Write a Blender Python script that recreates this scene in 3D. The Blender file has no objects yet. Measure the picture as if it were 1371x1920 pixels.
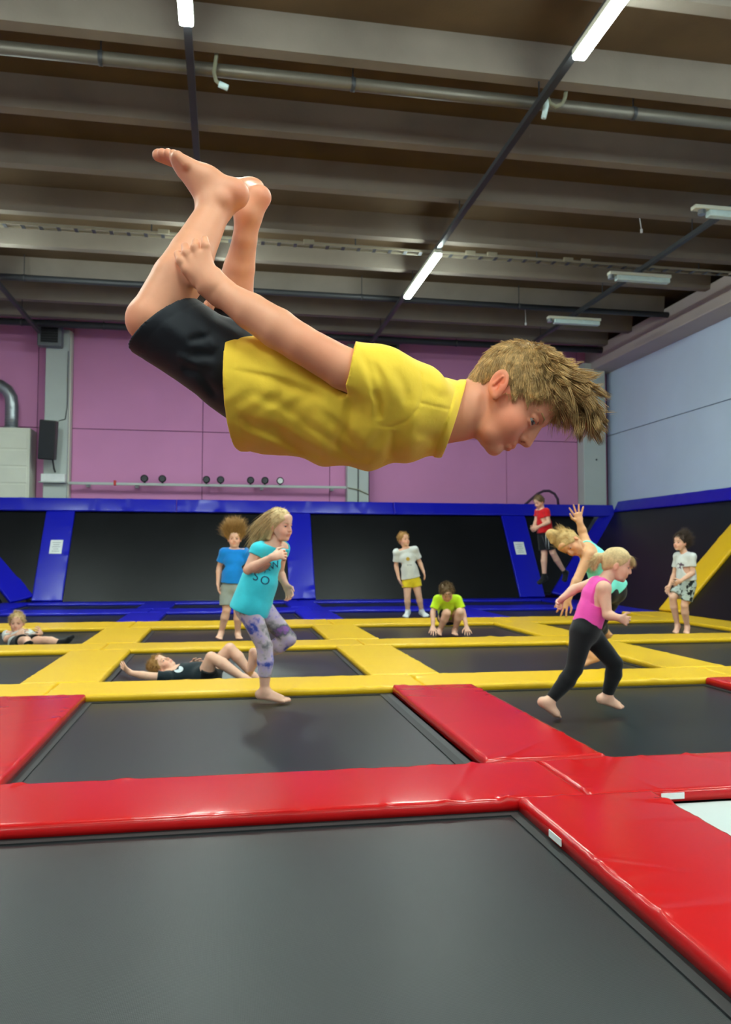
import bpy, bmesh, math, random
import numpy as np
from mathutils import Vector, Matrix
from mathutils.bvhtree import BVHTree

random.seed(4); np.random.seed(4)
scene = bpy.context.scene
COL = scene.collection

# ------------------------------------------------------------------ camera
W, H, FPX = 1371, 1920, 1500.0
PITCH, YAW, ROLL = .04987, .1736, .00197
CAM = np.array([0.0, 0.0, 1.0])
_fw = np.array([math.sin(YAW)*math.cos(PITCH), math.cos(YAW)*math.cos(PITCH), math.sin(PITCH)])
_r0 = np.array([math.cos(YAW), -math.sin(YAW), 0.0]); _u0 = np.cross(_r0, _fw)
CR = _r0*math.cos(ROLL)+_u0*math.sin(ROLL); CU = _u0*math.cos(ROLL)-_r0*math.sin(ROLL); CF = _fw
cd = bpy.data.cameras.new('camera'); cam = bpy.data.objects.new('camera', cd); COL.objects.link(cam)
cam.matrix_world = Matrix(((CR[0], CU[0], -CF[0], CAM[0]), (CR[1], CU[1], -CF[1], CAM[1]),
                           (CR[2], CU[2], -CF[2], CAM[2]), (0, 0, 0, 1)))
cd.sensor_fit = 'VERTICAL'; cd.sensor_height = 36.0; cd.sensor_width = 36.0*W/H
cd.lens = FPX/H*36.0
cd.clip_start = .05; cd.clip_end = 100
cd.dof.use_dof = True; cd.dof.focus_distance = 1.66; cd.dof.aperture_fstop = 8.0
scene.camera = cam

def ray(px, py): return CR*(px-W/2)/FPX - CU*(py-H/2)/FPX + CF
def PX(px, py, d): return CAM + ray(px, py)*d            # point seen at a pixel, d metres along the view axis
def AtY(px, py, Y): r_ = ray(px, py); return CAM + r_*(Y/r_[1])
def AtZ(px, py, z): r_ = ray(px, py); return CAM + r_*((z-1)/r_[2])
def depth_of(P): return float(np.dot(np.asarray(P)-CAM, CF))

# ------------------------------------------------------------------ world, exposure
wd = bpy.data.worlds.new('world'); scene.world = wd; wd.use_nodes = True
wd.node_tree.nodes['Background'].inputs[0].default_value = (.6, .65, .7, 1)
wd.node_tree.nodes['Background'].inputs[1].default_value = .15
scene.view_settings.view_transform = 'Standard'; scene.view_settings.look = 'None'
scene.view_settings.exposure = 0.42; scene.view_settings.gamma = 1.0
scene.view_settings.use_curve_mapping = False
LAMP = 150.0         # emission of the ceiling lamp diffusers

# ------------------------------------------------------------------ materials
def lin(c):
    c = [x/255 for x in c]
    return tuple((x/12.92 if x <= .04045 else ((x+.055)/1.055)**2.4) for x in c)+(1,)
MATS = {}
def newmat(name):
    m = bpy.data.materials.new(name); m.use_nodes = True
    nt = m.node_tree; b = nt.nodes['Principled BSDF']
    MATS[name] = m
    return m, nt, b
def noise(nt, scale, detail=3, rough=.5, coord='Object', stretch=None):
    tc = nt.nodes.new('ShaderNodeTexCoord'); n = nt.nodes.new('ShaderNodeTexNoise')
    n.inputs['Scale'].default_value = scale; n.inputs['Detail'].default_value = detail; n.inputs['Roughness'].default_value = rough
    if stretch:
        mp = nt.nodes.new('ShaderNodeMapping'); mp.inputs['Scale'].default_value = stretch
        nt.links.new(tc.outputs[coord], mp.inputs[0]); nt.links.new(mp.outputs[0], n.inputs[0])
    else: nt.links.new(tc.outputs[coord], n.inputs[0])
    return n
def ramp(nt, src, stops):
    r = nt.nodes.new('ShaderNodeValToRGB'); e = r.color_ramp.elements
    while len(e) < len(stops): e.new(.5)
    for i, (p, c) in enumerate(stops): e[i].position = p; e[i].color = c
    nt.links.new(src, r.inputs[0]); return r
def bump(nt, b, src, strength, dist):
    bp = nt.nodes.new('ShaderNodeBump'); bp.inputs['Strength'].default_value = strength; bp.inputs['Distance'].default_value = dist
    nt.links.new(src, bp.inputs['Height']); nt.links.new(bp.outputs[0], b.inputs['Normal']); return bp
def mix(c, k): return tuple(min(1, x*k) for x in c[:3])+(1,)

def m_paint(name, rgb, rough=.6, var=.12, nscale=2.0, spec=.3, bumps=.15, bdist=.004, bscale=60):
    m, nt, b = newmat(name); c = lin(rgb)
    n = noise(nt, nscale, 5); r = ramp(nt, n.outputs[0], [(.3, mix(c, 1-var)), (.7, mix(c, 1+var))])
    nt.links.new(r.outputs[0], b.inputs['Base Color'])
    b.inputs['Roughness'].default_value = rough; b.inputs['Specular IOR Level'].default_value = spec
    if bumps: n2 = noise(nt, bscale, 4); bump(nt, b, n2.outputs[0], bumps, bdist)
    return m
def m_vinyl(name, rgb, rough=.27):
    m, nt, b = newmat(name); c = lin(rgb)
    n = noise(nt, .9, 2); r = ramp(nt, n.outputs[0], [(.0, mix(c, .93)), (1.0, mix(c, 1.06))])
    nt.links.new(r.outputs[0], b.inputs['Base Color'])
    b.inputs['Roughness'].default_value = rough
    b.inputs['Specular IOR Level'].default_value = .45
    n2 = noise(nt, 2.2, 1, .3); bump(nt, b, n2.outputs[0], .2, .02)
    return m
def m_bed(name, rgb, wscale=520.0):
    m, nt, b = newmat(name); c = lin(rgb)
    tc = nt.nodes.new('ShaderNodeTexCoord')
    w1 = nt.nodes.new('ShaderNodeTexWave'); w1.bands_direction = 'X'; w1.inputs['Scale'].default_value = wscale/6.28*1.0
    w2 = nt.nodes.new('ShaderNodeTexWave'); w2.bands_direction = 'Y'; w2.inputs['Scale'].default_value = wscale/6.28*1.0
    for w in (w1, w2): w.inputs['Distortion'].default_value = .6; w.inputs['Detail Scale'].default_value = 3; nt.links.new(tc.outputs['Object'], w.inputs[0])
    mx = nt.nodes.new('ShaderNodeMath'); mx.operation = 'MULTIPLY'
    nt.links.new(w1.outputs['Fac'], mx.inputs[0]); nt.links.new(w2.outputs['Fac'], mx.inputs[1])
    n = noise(nt, 1.3, 5, .6); 
    r = ramp(nt, n.outputs[0], [(.3, mix(c, .75)), (.7, mix(c, 1.3))])
    nt.links.new(r.outputs[0], b.inputs['Base Color'])
    b.inputs['Roughness'].default_value = .34; b.inputs['Specular IOR Level'].default_value = .5 if 'black' in name else .22
    bump(nt, b, mx.outputs[0], .22, .0012)
    return m
def m_cloth(name, rgb, var=.1, rough=.85, bs=.25, bd=.004, bscale=45, stops=None, pscale=9):
    m, nt, b = newmat(name); c = lin(rgb)
    n = noise(nt, pscale if stops else 6, 4, .6)
    r = ramp(nt, n.outputs[0], stops or [(.3, mix(c, 1-var)), (.7, mix(c, 1+var))])
    nt.links.new(r.outputs[0], b.inputs['Base Color'])
    b.inputs['Roughness'].default_value = rough; b.inputs['Specular IOR Level'].default_value = .2
    b.inputs['Sheen Weight'].default_value = .15
    n2 = noise(nt, bscale, 4, .6); bump(nt, b, n2.outputs[0], bs, bd)
    return m
def m_skin(name, rgb):
    m, nt, b = newmat(name); c = lin(rgb)
    at = nt.nodes.new('ShaderNodeAttribute'); at.attribute_name = 'tint'
    n = noise(nt, 14, 4, .6); r = ramp(nt, n.outputs[0], [(.3, mix(c, .94)), (.7, mix(c, 1.05))])
    mm = nt.nodes.new('ShaderNodeMix'); mm.data_type = 'RGBA'; mm.blend_type = 'MULTIPLY'; mm.inputs['Factor'].default_value = 1
    nt.links.new(r.outputs[0], mm.inputs[6]); nt.links.new(at.outputs['Color'], mm.inputs[7])
    nt.links.new(mm.outputs[2], b.inputs['Base Color'])
    b.inputs['Roughness'].default_value = .48; b.inputs['Specular IOR Level'].default_value = .4
    b.inputs['Subsurface Weight'].default_value = .12; b.inputs['Subsurface Radius'].default_value = (1, .35, .2); b.inputs['Subsurface Scale'].default_value = .006
    n2 = noise(nt, 160, 3, .6); bump(nt, b, n2.outputs[0], .12, .001)
    return m
def m_hair(name, rgb, var=.16):
    m, nt, b = newmat(name); c = lin(rgb)
    at = nt.nodes.new('ShaderNodeAttribute'); at.attribute_name = 'tint'
    n = noise(nt, 60, 3, .6); r = ramp(nt, n.outputs[0], [(.3, mix(c, 1-var)), (.7, mix(c, 1+var))])
    mm = nt.nodes.new('ShaderNodeMix'); mm.data_type = 'RGBA'; mm.blend_type = 'MULTIPLY'; mm.inputs['Factor'].default_value = 1
    nt.links.new(r.outputs[0], mm.inputs[6]); nt.links.new(at.outputs['Color'], mm.inputs[7])
    nt.links.new(mm.outputs[2], b.inputs['Base Color'])
    b.inputs['Roughness'].default_value = .5; b.inputs['Specular IOR Level'].default_value = .35
    n2 = noise(nt, 120, 3, .6); bump(nt, b, n2.outputs[0], .4, .004)
    return m
def m_plain(name, rgb, rough=.5, metal=0.0, spec=.5, var=.06):
    m, nt, b = newmat(name); c = lin(rgb)
    n = noise(nt, 9, 3); r = ramp(nt, n.outputs[0], [(.3, mix(c, 1-var)), (.7, mix(c, 1+var))])
    nt.links.new(r.outputs[0], b.inputs['Base Color'])
    b.inputs['Roughness'].default_value = rough; b.inputs['Metallic'].default_value = metal; b.inputs['Specular IOR Level'].default_value = spec
    return m
def m_emit(name, rgb, s):
    m, nt, b = newmat(name); c = lin(rgb)
    b.inputs['Base Color'].default_value = (.8, .8, .8, 1); b.inputs['Emission Color'].default_value = c; b.inputs['Emission Strength'].default_value = s
    return m

RED = m_vinyl('red_vinyl', (196, 18, 20), .22); YEL = m_vinyl('yellow_vinyl', (232, 184, 18), .36); BLU = m_vinyl('blue_vinyl', (16, 22, 176), .3)
BED = m_bed('woven_black_mesh', (20, 25, 27)); BEDW = m_bed('woven_wall_mesh', (17, 18, 20)); BAND = m_plain('black_webbing', (24, 26, 28), .55)
WHITEMAT = m_paint('white_mat', (196, 204, 202), .45, .03)
STEEL = m_plain('dark_steel', (58, 60, 64), .5, .3); GALV = m_plain('galvanised_steel', (150, 155, 160), .35, .8)
CONC = m_paint('ceiling_concrete', (84, 68, 50), .85, .16, 1.2, .15, .35, .006, 40)
CONC_RIB = m_paint('rib_concrete', (124, 115, 106), .85, .14, 1.2, .15, .35, .006, 40)
PINK = m_paint('pink_paint', (208, 140, 186), .75, .05, .8, .2)
BLUEWALL = m_paint('blue_grey_paint', (196, 212, 236), .75, .04, .8, .2)
BEAM = m_paint('beam_concrete', (186, 176, 172), .8, .06, 1, .2)
COLM = m_paint('column_paint', (186, 194, 190), .7, .05, 1.5, .25)
CREAM = m_paint('cream_metal', (212, 214, 198), .5, .05, 2, .4)
SIDEWALL = m_paint('side_wall_paint', (190, 180, 190), .75, .05, 1, .2)
FLOORM = m_paint('floor_concrete', (70, 70, 70), .9, .15, 2, .2)
BLK = m_plain('black_plastic', (22, 23, 25), .45); GREYBOX = m_plain('grey_metal', (112, 118, 122), .5, .3)
LIGHTM = m_emit('lamp_diffuser', (236, 255, 246), LAMP)
PAPER = m_plain('white_paper', (222, 226, 224), .7); INK = m_plain('grey_ink', (150, 155, 158), .8); REDP = m_plain('red_paint', (190, 50, 50), .5)
UNLIT = m_plain('unlit_white_diffuser', (200, 222, 222), .4)
CABLE = m_plain('grey_cable', (132, 130, 108), .6); BROWNP = m_plain('brown_pipe', (104, 98, 88), .45, .4)

# ------------------------------------------------------------------ mesh helpers
def tag(o, label, cat=None, group=None, kind=None):
    o['label'] = label
    if cat: o['category'] = cat
    if group: o['group'] = group
    if kind: o['kind'] = kind
    return o
def empty(name, loc, label, cat, group=None):
    o = bpy.data.objects.new(name, None); COL.objects.link(o); o.location = Vector(loc); o.empty_display_size = .1
    return tag(o, label, cat, group)
def mesh_obj(name, verts, faces, mat, parent=None, smooth=False, recenter=True, tint=None):
    v = np.asarray(verts, dtype=np.float64).reshape(-1, 3)
    if parent is not None:
        q = parent; off = np.zeros(3)
        while q is not None: off += np.array(q.location); q = q.parent
    elif recenter:
        off = np.array([(v[:, 0].min()+v[:, 0].max())/2, (v[:, 1].min()+v[:, 1].max())/2, v[:, 2].min()])
    else: off = np.zeros(3)
    me = bpy.data.meshes.new(name)
    me.from_pydata((v-off).tolist(), [], faces if isinstance(faces, list) else faces.tolist())
    if tint is not None:
        a = me.color_attributes.new('tint', 'FLOAT_COLOR', 'POINT')
        a.data.foreach_set('color', np.concatenate([tint, np.ones((len(tint), 1))], 1).astype(np.float32).ravel())
    me.materials.append(mat)
    if smooth: me.polygons.foreach_set('use_smooth', np.ones(len(me.polygons), dtype=bool))
    me.update()
    o = bpy.data.objects.new(name, me); COL.objects.link(o)
    if parent is not None: o.parent = parent
    else: o.location = Vector(off)
    return o
class MB:
    def __init__(s): s.v = []; s.f = []
    def add(s, v, f):
        n = len(s.v); s.v += [tuple(x) for x in v]; s.f += [tuple(i+n for i in q) for q in f]; return s
    def box(s, x0, x1, y0, y1, z0, z1):
        return s.add([(x0,y0,z0),(x1,y0,z0),(x1,y1,z0),(x0,y1,z0),(x0,y0,z1),(x1,y0,z1),(x1,y1,z1),(x0,y1,z1)],
                     [(0,3,2,1),(4,5,6,7),(0,1,5,4),(1,2,6,5),(2,3,7,6),(3,0,4,7)])
    def bbox(s, x0, x1, y0, y1, z0, z1, b=.01):
        bm = bmesh.new(); bmesh.ops.create_cube(bm, size=1)
        for v in bm.verts: v.co = Vector(((x0+x1)/2+v.co.x*(x1-x0), (y0+y1)/2+v.co.y*(y1-y0), (z0+z1)/2+v.co.z*(z1-z0)))
        bmesh.ops.bevel(bm, geom=bm.edges[:], offset=b, segments=2, affect='EDGES', profile=.5)
        bm.verts.index_update(); s.add([v.co[:] for v in bm.verts], [[v.index for v in f.verts] for f in bm.faces]); bm.free(); return s
    def tube(s, pts, r, n=10, cap=True):
        pts = [Vector(p) for p in pts]; rs = r if isinstance(r, (list, tuple)) else [r]*len(pts)
        rings = []; prev = None
        for i, p in enumerate(pts):
            d = (pts[min(i+1, len(pts)-1)]-pts[max(i-1, 0)]).normalized()
            if prev is None: a = d.orthogonal().normalized()
            else: a = (prev-d*prev.dot(d)).normalized()
            prev = a; b = d.cross(a)
            rings.append([p+(a*math.cos(2*math.pi*k/n)+b*math.sin(2*math.pi*k/n))*rs[i] for k in range(n)])
        v = [q for ring in rings for q in ring]; f = []
        for i in range(len(pts)-1):
            for k in range(n): f.append((i*n+k, i*n+(k+1) % n, (i+1)*n+(k+1) % n, (i+1)*n+k))
        if cap: f.append(tuple(reversed(range(n)))); f.append(tuple(range((len(pts)-1)*n, len(pts)*n)))
        return s.add(v, f)
    def build(s, name, mat, parent=None, smooth=False): return mesh_obj(name, s.v, s.f, mat, parent, smooth)
def struct(o): o['kind'] = 'structure'; return o
# ================================================================== the hall
FZ = -.3
XL, XR, YB, YF, ZC = -6.2, 9.0, 17.8, -13.0, 6.02
fl = struct(MB().box(XL-.2, XR+.2, YF-.2, YB+.2, FZ-.2, FZ).build('floor', FLOORM)); fl['label'] = 'grey concrete hall floor under the trampolines'
ce = struct(MB().box(XL-.2, XR+.2, YF-.2, YB+.2, ZC, ZC+.3).build('ceiling', CONC)); ce['label'] = 'brown concrete ceiling with deep parallel ribs'
rib_y = [-12.6, -11.3, -9.95, -8.6, -7.25, -5.9, -4.55, -3.2, -1.85, -.5, .85, 2.2, 3.5, 4.75, 6.0, 7.28, 8.73, 10.02, 11.45, 12.74, 14.27, 15.52, 16.61]
for y in rib_y:
    m = MB(); x0, x1 = XL, XR-.55
    m.add([(x0,y,5.68),(x1,y,5.68),(x1,y+.15,5.68),(x0,y+.15,5.68),(x0,y-.05,ZC+.02),(x1,y-.05,ZC+.02),(x1,y+.2,ZC+.02),(x0,y+.2,ZC+.02)],
          [(0,3,2,1),(4,5,6,7),(0,1,5,4),(1,2,6,5),(2,3,7,6),(3,0,4,7)])
    m.build('ceiling_rib', CONC_RIB, ce)
# back wall, pink precast panels with open joints
wb = struct(MB().box(XL-.2, XR+.2, YB+.03, YB+.25, FZ, ZC).build('wall_back', m_paint('joint_grey', (110, 70, 95), .8, .05))); wb['label'] = 'pink painted concrete end wall with panel joints'
xs = [XL, -3.95, -3.25, -.51, 2.3, 3.2, 6.47, 8.25, XR]; zs = [FZ, 1.2, 3.62, ZC]
for i in range(len(xs)-1):
    for j in range(3):
        MB().bbox(xs[i]+.006, xs[i+1]-.006, YB-.005, YB+.05, zs[j]+.007, zs[j+1]-.007, .006).build('wall_panel', PINK, wb)
wr = struct(MB().box(XR+.03, XR+.25, YF, YB+.03, FZ, ZC).build('wall_right', m_paint('joint_blue', (96, 106, 122), .8, .05))); wr['label'] = 'pale blue-grey painted concrete side wall'
ys = [YF, -7, -1, 5, 11, YB-.03]; zs = [FZ, 1.3, 3.78, 5.42]
for i in range(len(ys)-1):
    for j in range(3):
        MB().bbox(XR-.005, XR+.05, ys[i]+.004, ys[i+1]-.004, zs[j]+.008, zs[j+1]-.008, .006).build('wall_panel', BLUEWALL, wr)
MB().bbox(XR-.55, XR+.02, YF, YB-.02, 5.28, 5.78, .02).build('wall_beam', BEAM, wr)
wl = struct(MB().box(XL-.25, XL, YF, YB+.03, FZ, ZC).build('wall_left', SIDEWALL)); wl['label'] = 'pale side wall behind the leaning trampolines'
wf = struct(MB().box(XL-.2, XR+.2, YF-.25, YF, FZ, ZC).build('wall_front', SIDEWALL)); wf['label'] = 'pale end wall facing the trampoline court'
# columns on the end wall
t = empty('wall_column', (-3.5, 17.62, FZ), 'pale column behind the tilted black loudspeaker', 'column', 'pale columns on the pink wall')
MB().bbox(-3.74, -3.27, 17.46, 17.79, FZ, 5.66, .015).build('shaft', COLM, t); MB().box(-3.27, -3.245, 17.55, 17.79, FZ, 5.66).build('cable_cover', CREAM, t)
MB().tube([(-3.45, 17.44, 3.72), (-3.32, 17.44, 3.76), (-3.285, 17.44, 4.0), (-3.285, 17.44, 5.2)], .008, 6).build('cable', STEEL, t)
t = empty('wall_column', (2.9, 17.62, FZ), 'pale column with a dark slot between the two leaning wall trampolines', 'column', 'pale columns on the pink wall')
MB().bbox(2.66, 3.14, 17.5, 17.79, FZ, 5.66, .015).build('shaft', COLM, t); MB().box(2.885, 2.915, 17.488, 17.5, FZ, 5.66).build('slot', STEEL, t)
MB().tube([(2.66, 17.48, 2.42), (2.9, 17.47, 2.38), (3.14, 17.48, 2.27)], .012, 6).build('cable', CABLE, t)
t = empty('wall_column', (8.5, 17.62, FZ), 'pale corner column between the pink wall and the blue-grey wall', 'column', 'pale columns on the pink wall')
MB().bbox(8.24, 8.8, 17.45, 17.79, FZ, 5.45, .015).build('shaft', COLM, t)
MB().tube([(8.55, 17.45, 3.17), (8.55, 17.43, 3.17)], .02, 8).build('bolt', BLK, t)
# ------------------------------------------------------------------ ceiling services
RAILS = [-3.77, -.36, 3.03, 6.42]
names = ['over the pink wall loudspeaker', 'above the tumbling boy', 'with two lit strip lamps in a slanting line', 'carrying the unlit cross battens by the blue-grey wall']
for x, nm in zip(RAILS, names):
    t = empty('lighting_rail', (x, 5, 5.4), 'dark lighting rail under the ceiling ribs '+nm, 'rail', 'lighting rails')
    MB().box(x-.035, x+.035, -12.5, 17.0, 5.43, 5.49).build('rail', STEEL, t)
    for k in range(11):
        y = [-11.25, -8.55, -5.85, -3.15, -.45, 2.25, 4.8, 7.33, 10.07, 12.79, 15.57][k]
        MB().tube([(x, y, 5.48), (x, y, 5.7)], .008, 6).build('hanger', STEEL, t)
def lamp(x, y0, y1, label):
    t = empty('strip_lamp', (x, (y0+y1)/2, 5.36), label, 'lamp', 'lit ceiling strip lamps')
    MB().bbox(x-.06, x+.06, y0, y1, 5.37, 5.43, .008).build('housing', CREAM, t)
    MB().bbox(x-.055, x+.055, y0+.01, y1-.01, 5.335, 5.369, .012).build('diffuser', LIGHTM, t)
lamp(3.03, 11.15, 13.2, 'lit strip lamp on the slanting rail beyond the tumbling boy'); lamp(3.03, 4.4, 6.44, 'large lit strip lamp on the slanting rail at the near ceiling ribs')
lamp(-.36, 4.55, 6.58, 'lit strip lamp whose end shows above the raised foot'); lamp(-.36, 11.3, 13.3, 'lit strip lamp hidden behind the boy\'s raised shins')
for x in RAILS:  # extra lamps out of view, added along the rails to brighten the hall
    for y in (-8.9, -2.2, 4.5, 11.2):
        if y > 0 and x in (3.03, -.36): continue
        if y > 5 and x != -3.77: continue
        lamp(x, y, y+2.04, {-3.77: 'lit strip lamp on the loudspeaker\'s rail, %s', -.36: 'lit strip lamp on the tumbling boy\'s rail, %s', 3.03: 'added unseen strip lamp on the slanting lamp rail, %s', 6.42: 'lit strip lamp on the unlit battens\' rail, %s'}[x] % {-8.9: 'close to the front wall', -2.2: 'in front of the red pads', 4.5: 'over the red pads', 11.2: 'over the yellow pads'}[y])
for y0, y1, px in ((8.98, 9.1, 'nearest the great beam end'), (11.4, 11.52, 'below the cable tray'), (13.8, 13.92, 'closest to the pink wall')):
    t = empty('fluorescent_batten', (6.35, y0, 5.22), 'unlit white fluorescent batten across the rail, '+px, 'lamp', 'unlit cross battens')
    MB().bbox(5.78+(.08 if y0 > 11 else 0), 6.9, y0, y1, 5.33, 5.38, .01).build('housing', CREAM, t)
    MB().bbox(5.98, 6.88, y0+.005, y1-.005, 5.25, 5.33, .015).build('diffuser', UNLIT, t)
    MB().tube([(5.9, (y0+y1)/2, 5.33), (5.9, (y0+y1)/2, 5.27)], .05, 12).build('sensor', GALV, t)
    MB().tube([(6.42, (y0+y1)/2, 5.37), (6.42, (y0+y1)/2, 5.44)], .012, 6).build('hanger', STEEL, t)
def xpipe(y, z, r, mat, name, label, cat, hang=()):
    t = empty(name, (1.4, y, z-r), label, cat)
    MB().tube([(XL+.05, y, z), (XR-.25, y, z)], r, 14).build('pipe', mat, t, True)
    for x in hang:
        m = MB(); m.tube([(x, y, z+r), (x, y, ZC)], .008, 6); m.build('hanger', STEEL, t)
        MB().tube([(x-.02, y, z), (x+.02, y, z)], r*1.1, 14).build('clamp', STEEL, t, True)
xpipe(7.62, 5.63, .062, BROWNP, 'metal_pipe', 'wide dull metal pipe running across the near ceiling ribs', 'pipe', (-4, -1.2, 1.2, 4.2, 7))
xpipe(14.12, 5.62, .055, STEEL, 'dark_pipe', 'dark pipe running across the far ceiling ribs', 'pipe', (-3.4, -.2, 2.4, 5.4))
xpipe(16.9, 5.62, .07, STEEL, 'duct_pipe', 'thick dark duct along the top of the pink wall', 'pipe', (-4.1, -2.5, 1.0, 5))
TRAYM = m_plain('tray_metal', (150, 142, 124), .5, .3)
t = empty('cable_tray', (1.4, 11.72, 5.55), 'pale slotted cable tray running across the ceiling ribs', 'cable tray')
MB().box(XL+.05, XR-.25, 11.66, 11.67, 5.57, 5.60).build('side', TRAYM, t); MB().box(XL+.05, XR-.25, 11.80, 11.81, 5.57, 5.60).build('side', TRAYM, t)
for k in range(62): MB().box(-6+k*.24, -6+k*.24+.05, 11.67, 11.80, 5.566, 5.574).build('rung', STEEL, t)
for k, x in enumerate((-4.2, -1, 1.1, 3.6, 3.95, 5.2, 5.5)): MB().bbox(x, x+.16, 11.64, 11.68, 5.57, 5.64, .008).build('cover_plate', TRAYM, t)
for k, x in enumerate((-4, -1.1, 1.9, 4.8, 7.6)): MB().tube([(x, 11.76, 5.6), (x, 11.76, ZC)], .01, 6).build('hanger', STEEL, t)
t = empty('cable_loop', (3.25, 7.5, 5.35), 'yellow-grey cable hanging in a loop beside the slanting rail', 'cable')
MB().tube([(3.42, 7.56, 6.0), (3.40, 7.5, 5.75), (3.36, 7.45, 5.62), (3.31, 7.42, 5.53), (3.24, 7.41, 5.49), (3.18, 7.41, 5.52), (3.15, 7.41, 5.58)], .02, 8).build('cable', CABLE, t, True)
MB().tube([(3.15, 7.41, 5.58), (3.14, 7.41, 5.5), (3.11, 7.41, 5.36)], [.012, .03, .026], 8).build('connector', UNLIT, t, True)
t = empty('cable_drop', (-.1, 7.5, 5.35), 'yellow-grey cable dropping from the near pipe above the raised foot', 'cable')
MB().tube([(-.14, 7.52, 6.0), (-.13, 7.5, 5.7), (-.15, 7.45, 5.5), (-.13, 7.44, 5.42), (-.08, 7.44, 5.38)], .018, 8).build('cable', CABLE, t, True)
MB().tube([(-.1, 7.44, 5.39), (-.02, 7.44, 5.36)], .03, 8).build('connector', UNLIT, t, True)
for a, b, Y, l in (((1198, 330), (1203, 430), 10.2, 'thin hanging wire below the middle ceiling ribs'), ((984, 550), (986, 605), 14.6, 'thin hanging wire above the boy\'s hair near the pink wall')):
    p0, p1 = AtY(*a, Y), AtY(*b, Y); p0[2] = 5.72 if Y < 12 else ZC
    t = empty('hanging_wire', tuple(p1), l, 'wire'); MB().tube([tuple(p0), tuple(p1)], .006, 5).build('wire', PAPER, t)
    MB().tube([tuple(p1), tuple(p1-np.array([0, 0, .05]))], .018, 8).build('weight', PAPER, t)
# grey units at the column heads
for x, yb, lab in ((-3.62, 17.2, 'grey boxed air unit with a dark grille on the column head above the loudspeaker'), (3.56, 17.3, 'grey boxed air unit with a dark grille at the wall top behind the yellow shirt')):
    t = empty('air_unit', (x, yb, 5.2), lab, 'air unit', 'grey air units under the ceiling')
    MB().bbox(x-.24, x+.24, yb, yb+.22, 5.24, 5.75, .02).build('case', GREYBOX, t)
    gr_ = MB().box(x-.17, x+.17, yb-.006, yb, 5.31, 5.62).build('grille', BLK, t)
    for k in range(5): MB().box(x-.17, x+.17, yb-.016, yb-.006, 5.35+k*.055, 5.36+k*.055).build('louvre', STEEL, gr_)
    MB().box(x-.3, x+.3, yb+.02, yb+.06, 5.66, 5.71).build('bracket', STEEL, t)
    MB().box(x-.05, x+.05, yb+.2, 17.795 if x > 0 else 17.46, 5.4, 5.5).build('wall_arm', STEEL, t)
# loudspeaker, shelf box, cabinet and duct
t = empty('loudspeaker', (-3.62, 17.3, 2.6), 'tall black loudspeaker tilted on the pale column', 'loudspeaker')
m = MB().bbox(-.16, .16, -.14, .14, 0, .8, .02)
rot = Matrix.Rotation(.06, 3, 'Y') @ Matrix.Rotation(.12, 3, 'X')
def xf(mb, off): mb.v = [tuple((rot @ Vector(p)) + Vector(off)) for p in mb.v]; return mb
xf(m, (-3.6, 17.14, 2.87)).build('cabinet', BLK, t)
xf(MB().box(-.14, .14, -.146, -.138, .03, .77), (-3.6, 17.14, 2.87)).build('grille', m_plain('grille_cloth', (34, 36, 40), .8), t)
MB().tube([(-3.52, 17.28, 2.9), (-3.5, 17.34, 2.7), (-3.5, 17.455, 2.65)], .018, 8).build('bracket', BLK, t)
t = empty('junction_box', (-3.5, 17.4, 2.42), 'white junction box on the pale column under the loudspeaker', 'junction box')
MB().bbox(-3.76, -3.28, 17.34, 17.455, 2.44, 2.6, .01).build('case', PAPER, t); MB().box(-3.8, -3.26, 17.32, 17.455, 2.42, 2.44).build('base', COLM, t)
t = empty('vent_cabinet', (-4.5, 17.55, FZ), 'cream metal cabinet standing by the pink wall under the silver duct', 'cabinet')
MB().bbox(-5.1, -3.95, 17.2, 17.78, FZ, 3.52, .015).build('body', CREAM, t)
for k, z in enumerate((2.2, 2.55, 2.9, 3.25)): MB().bbox(-5.06, -4.0, 17.186, 17.2, z-.16, z+.16, .006).build('panel', CREAM, t)
t = empty('vent_duct', (-4.4, 17.4, 3.52), 'silver spiral duct elbow rising from the cream cabinet', 'duct')
pts = [(-4.37, 17.42, 3.52), (-4.37, 17.42, 3.75), (-4.37, 17.42, 4.0), (-4.39, 17.42, 4.18), (-4.47, 17.42, 4.32), (-4.6, 17.42, 4.41), (-4.75, 17.42, 4.44), (-5.1, 17.42, 4.44), (-6.0, 17.42, 4.44)]
MB().tube(pts, .13, 18).build('duct', GALV, t, True)
for k in range(9): MB().tube([(-4.37, 17.42, 3.54+k*.055), (-4.37, 17.42, 3.552+k*.055)], .136, 18).build('rib', GALV, t, True)
MB().tube([(-4.37, 17.42, 3.52), (-4.37, 17.42, 3.56)], .16, 18).build('collar', GALV, t, True)
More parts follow.
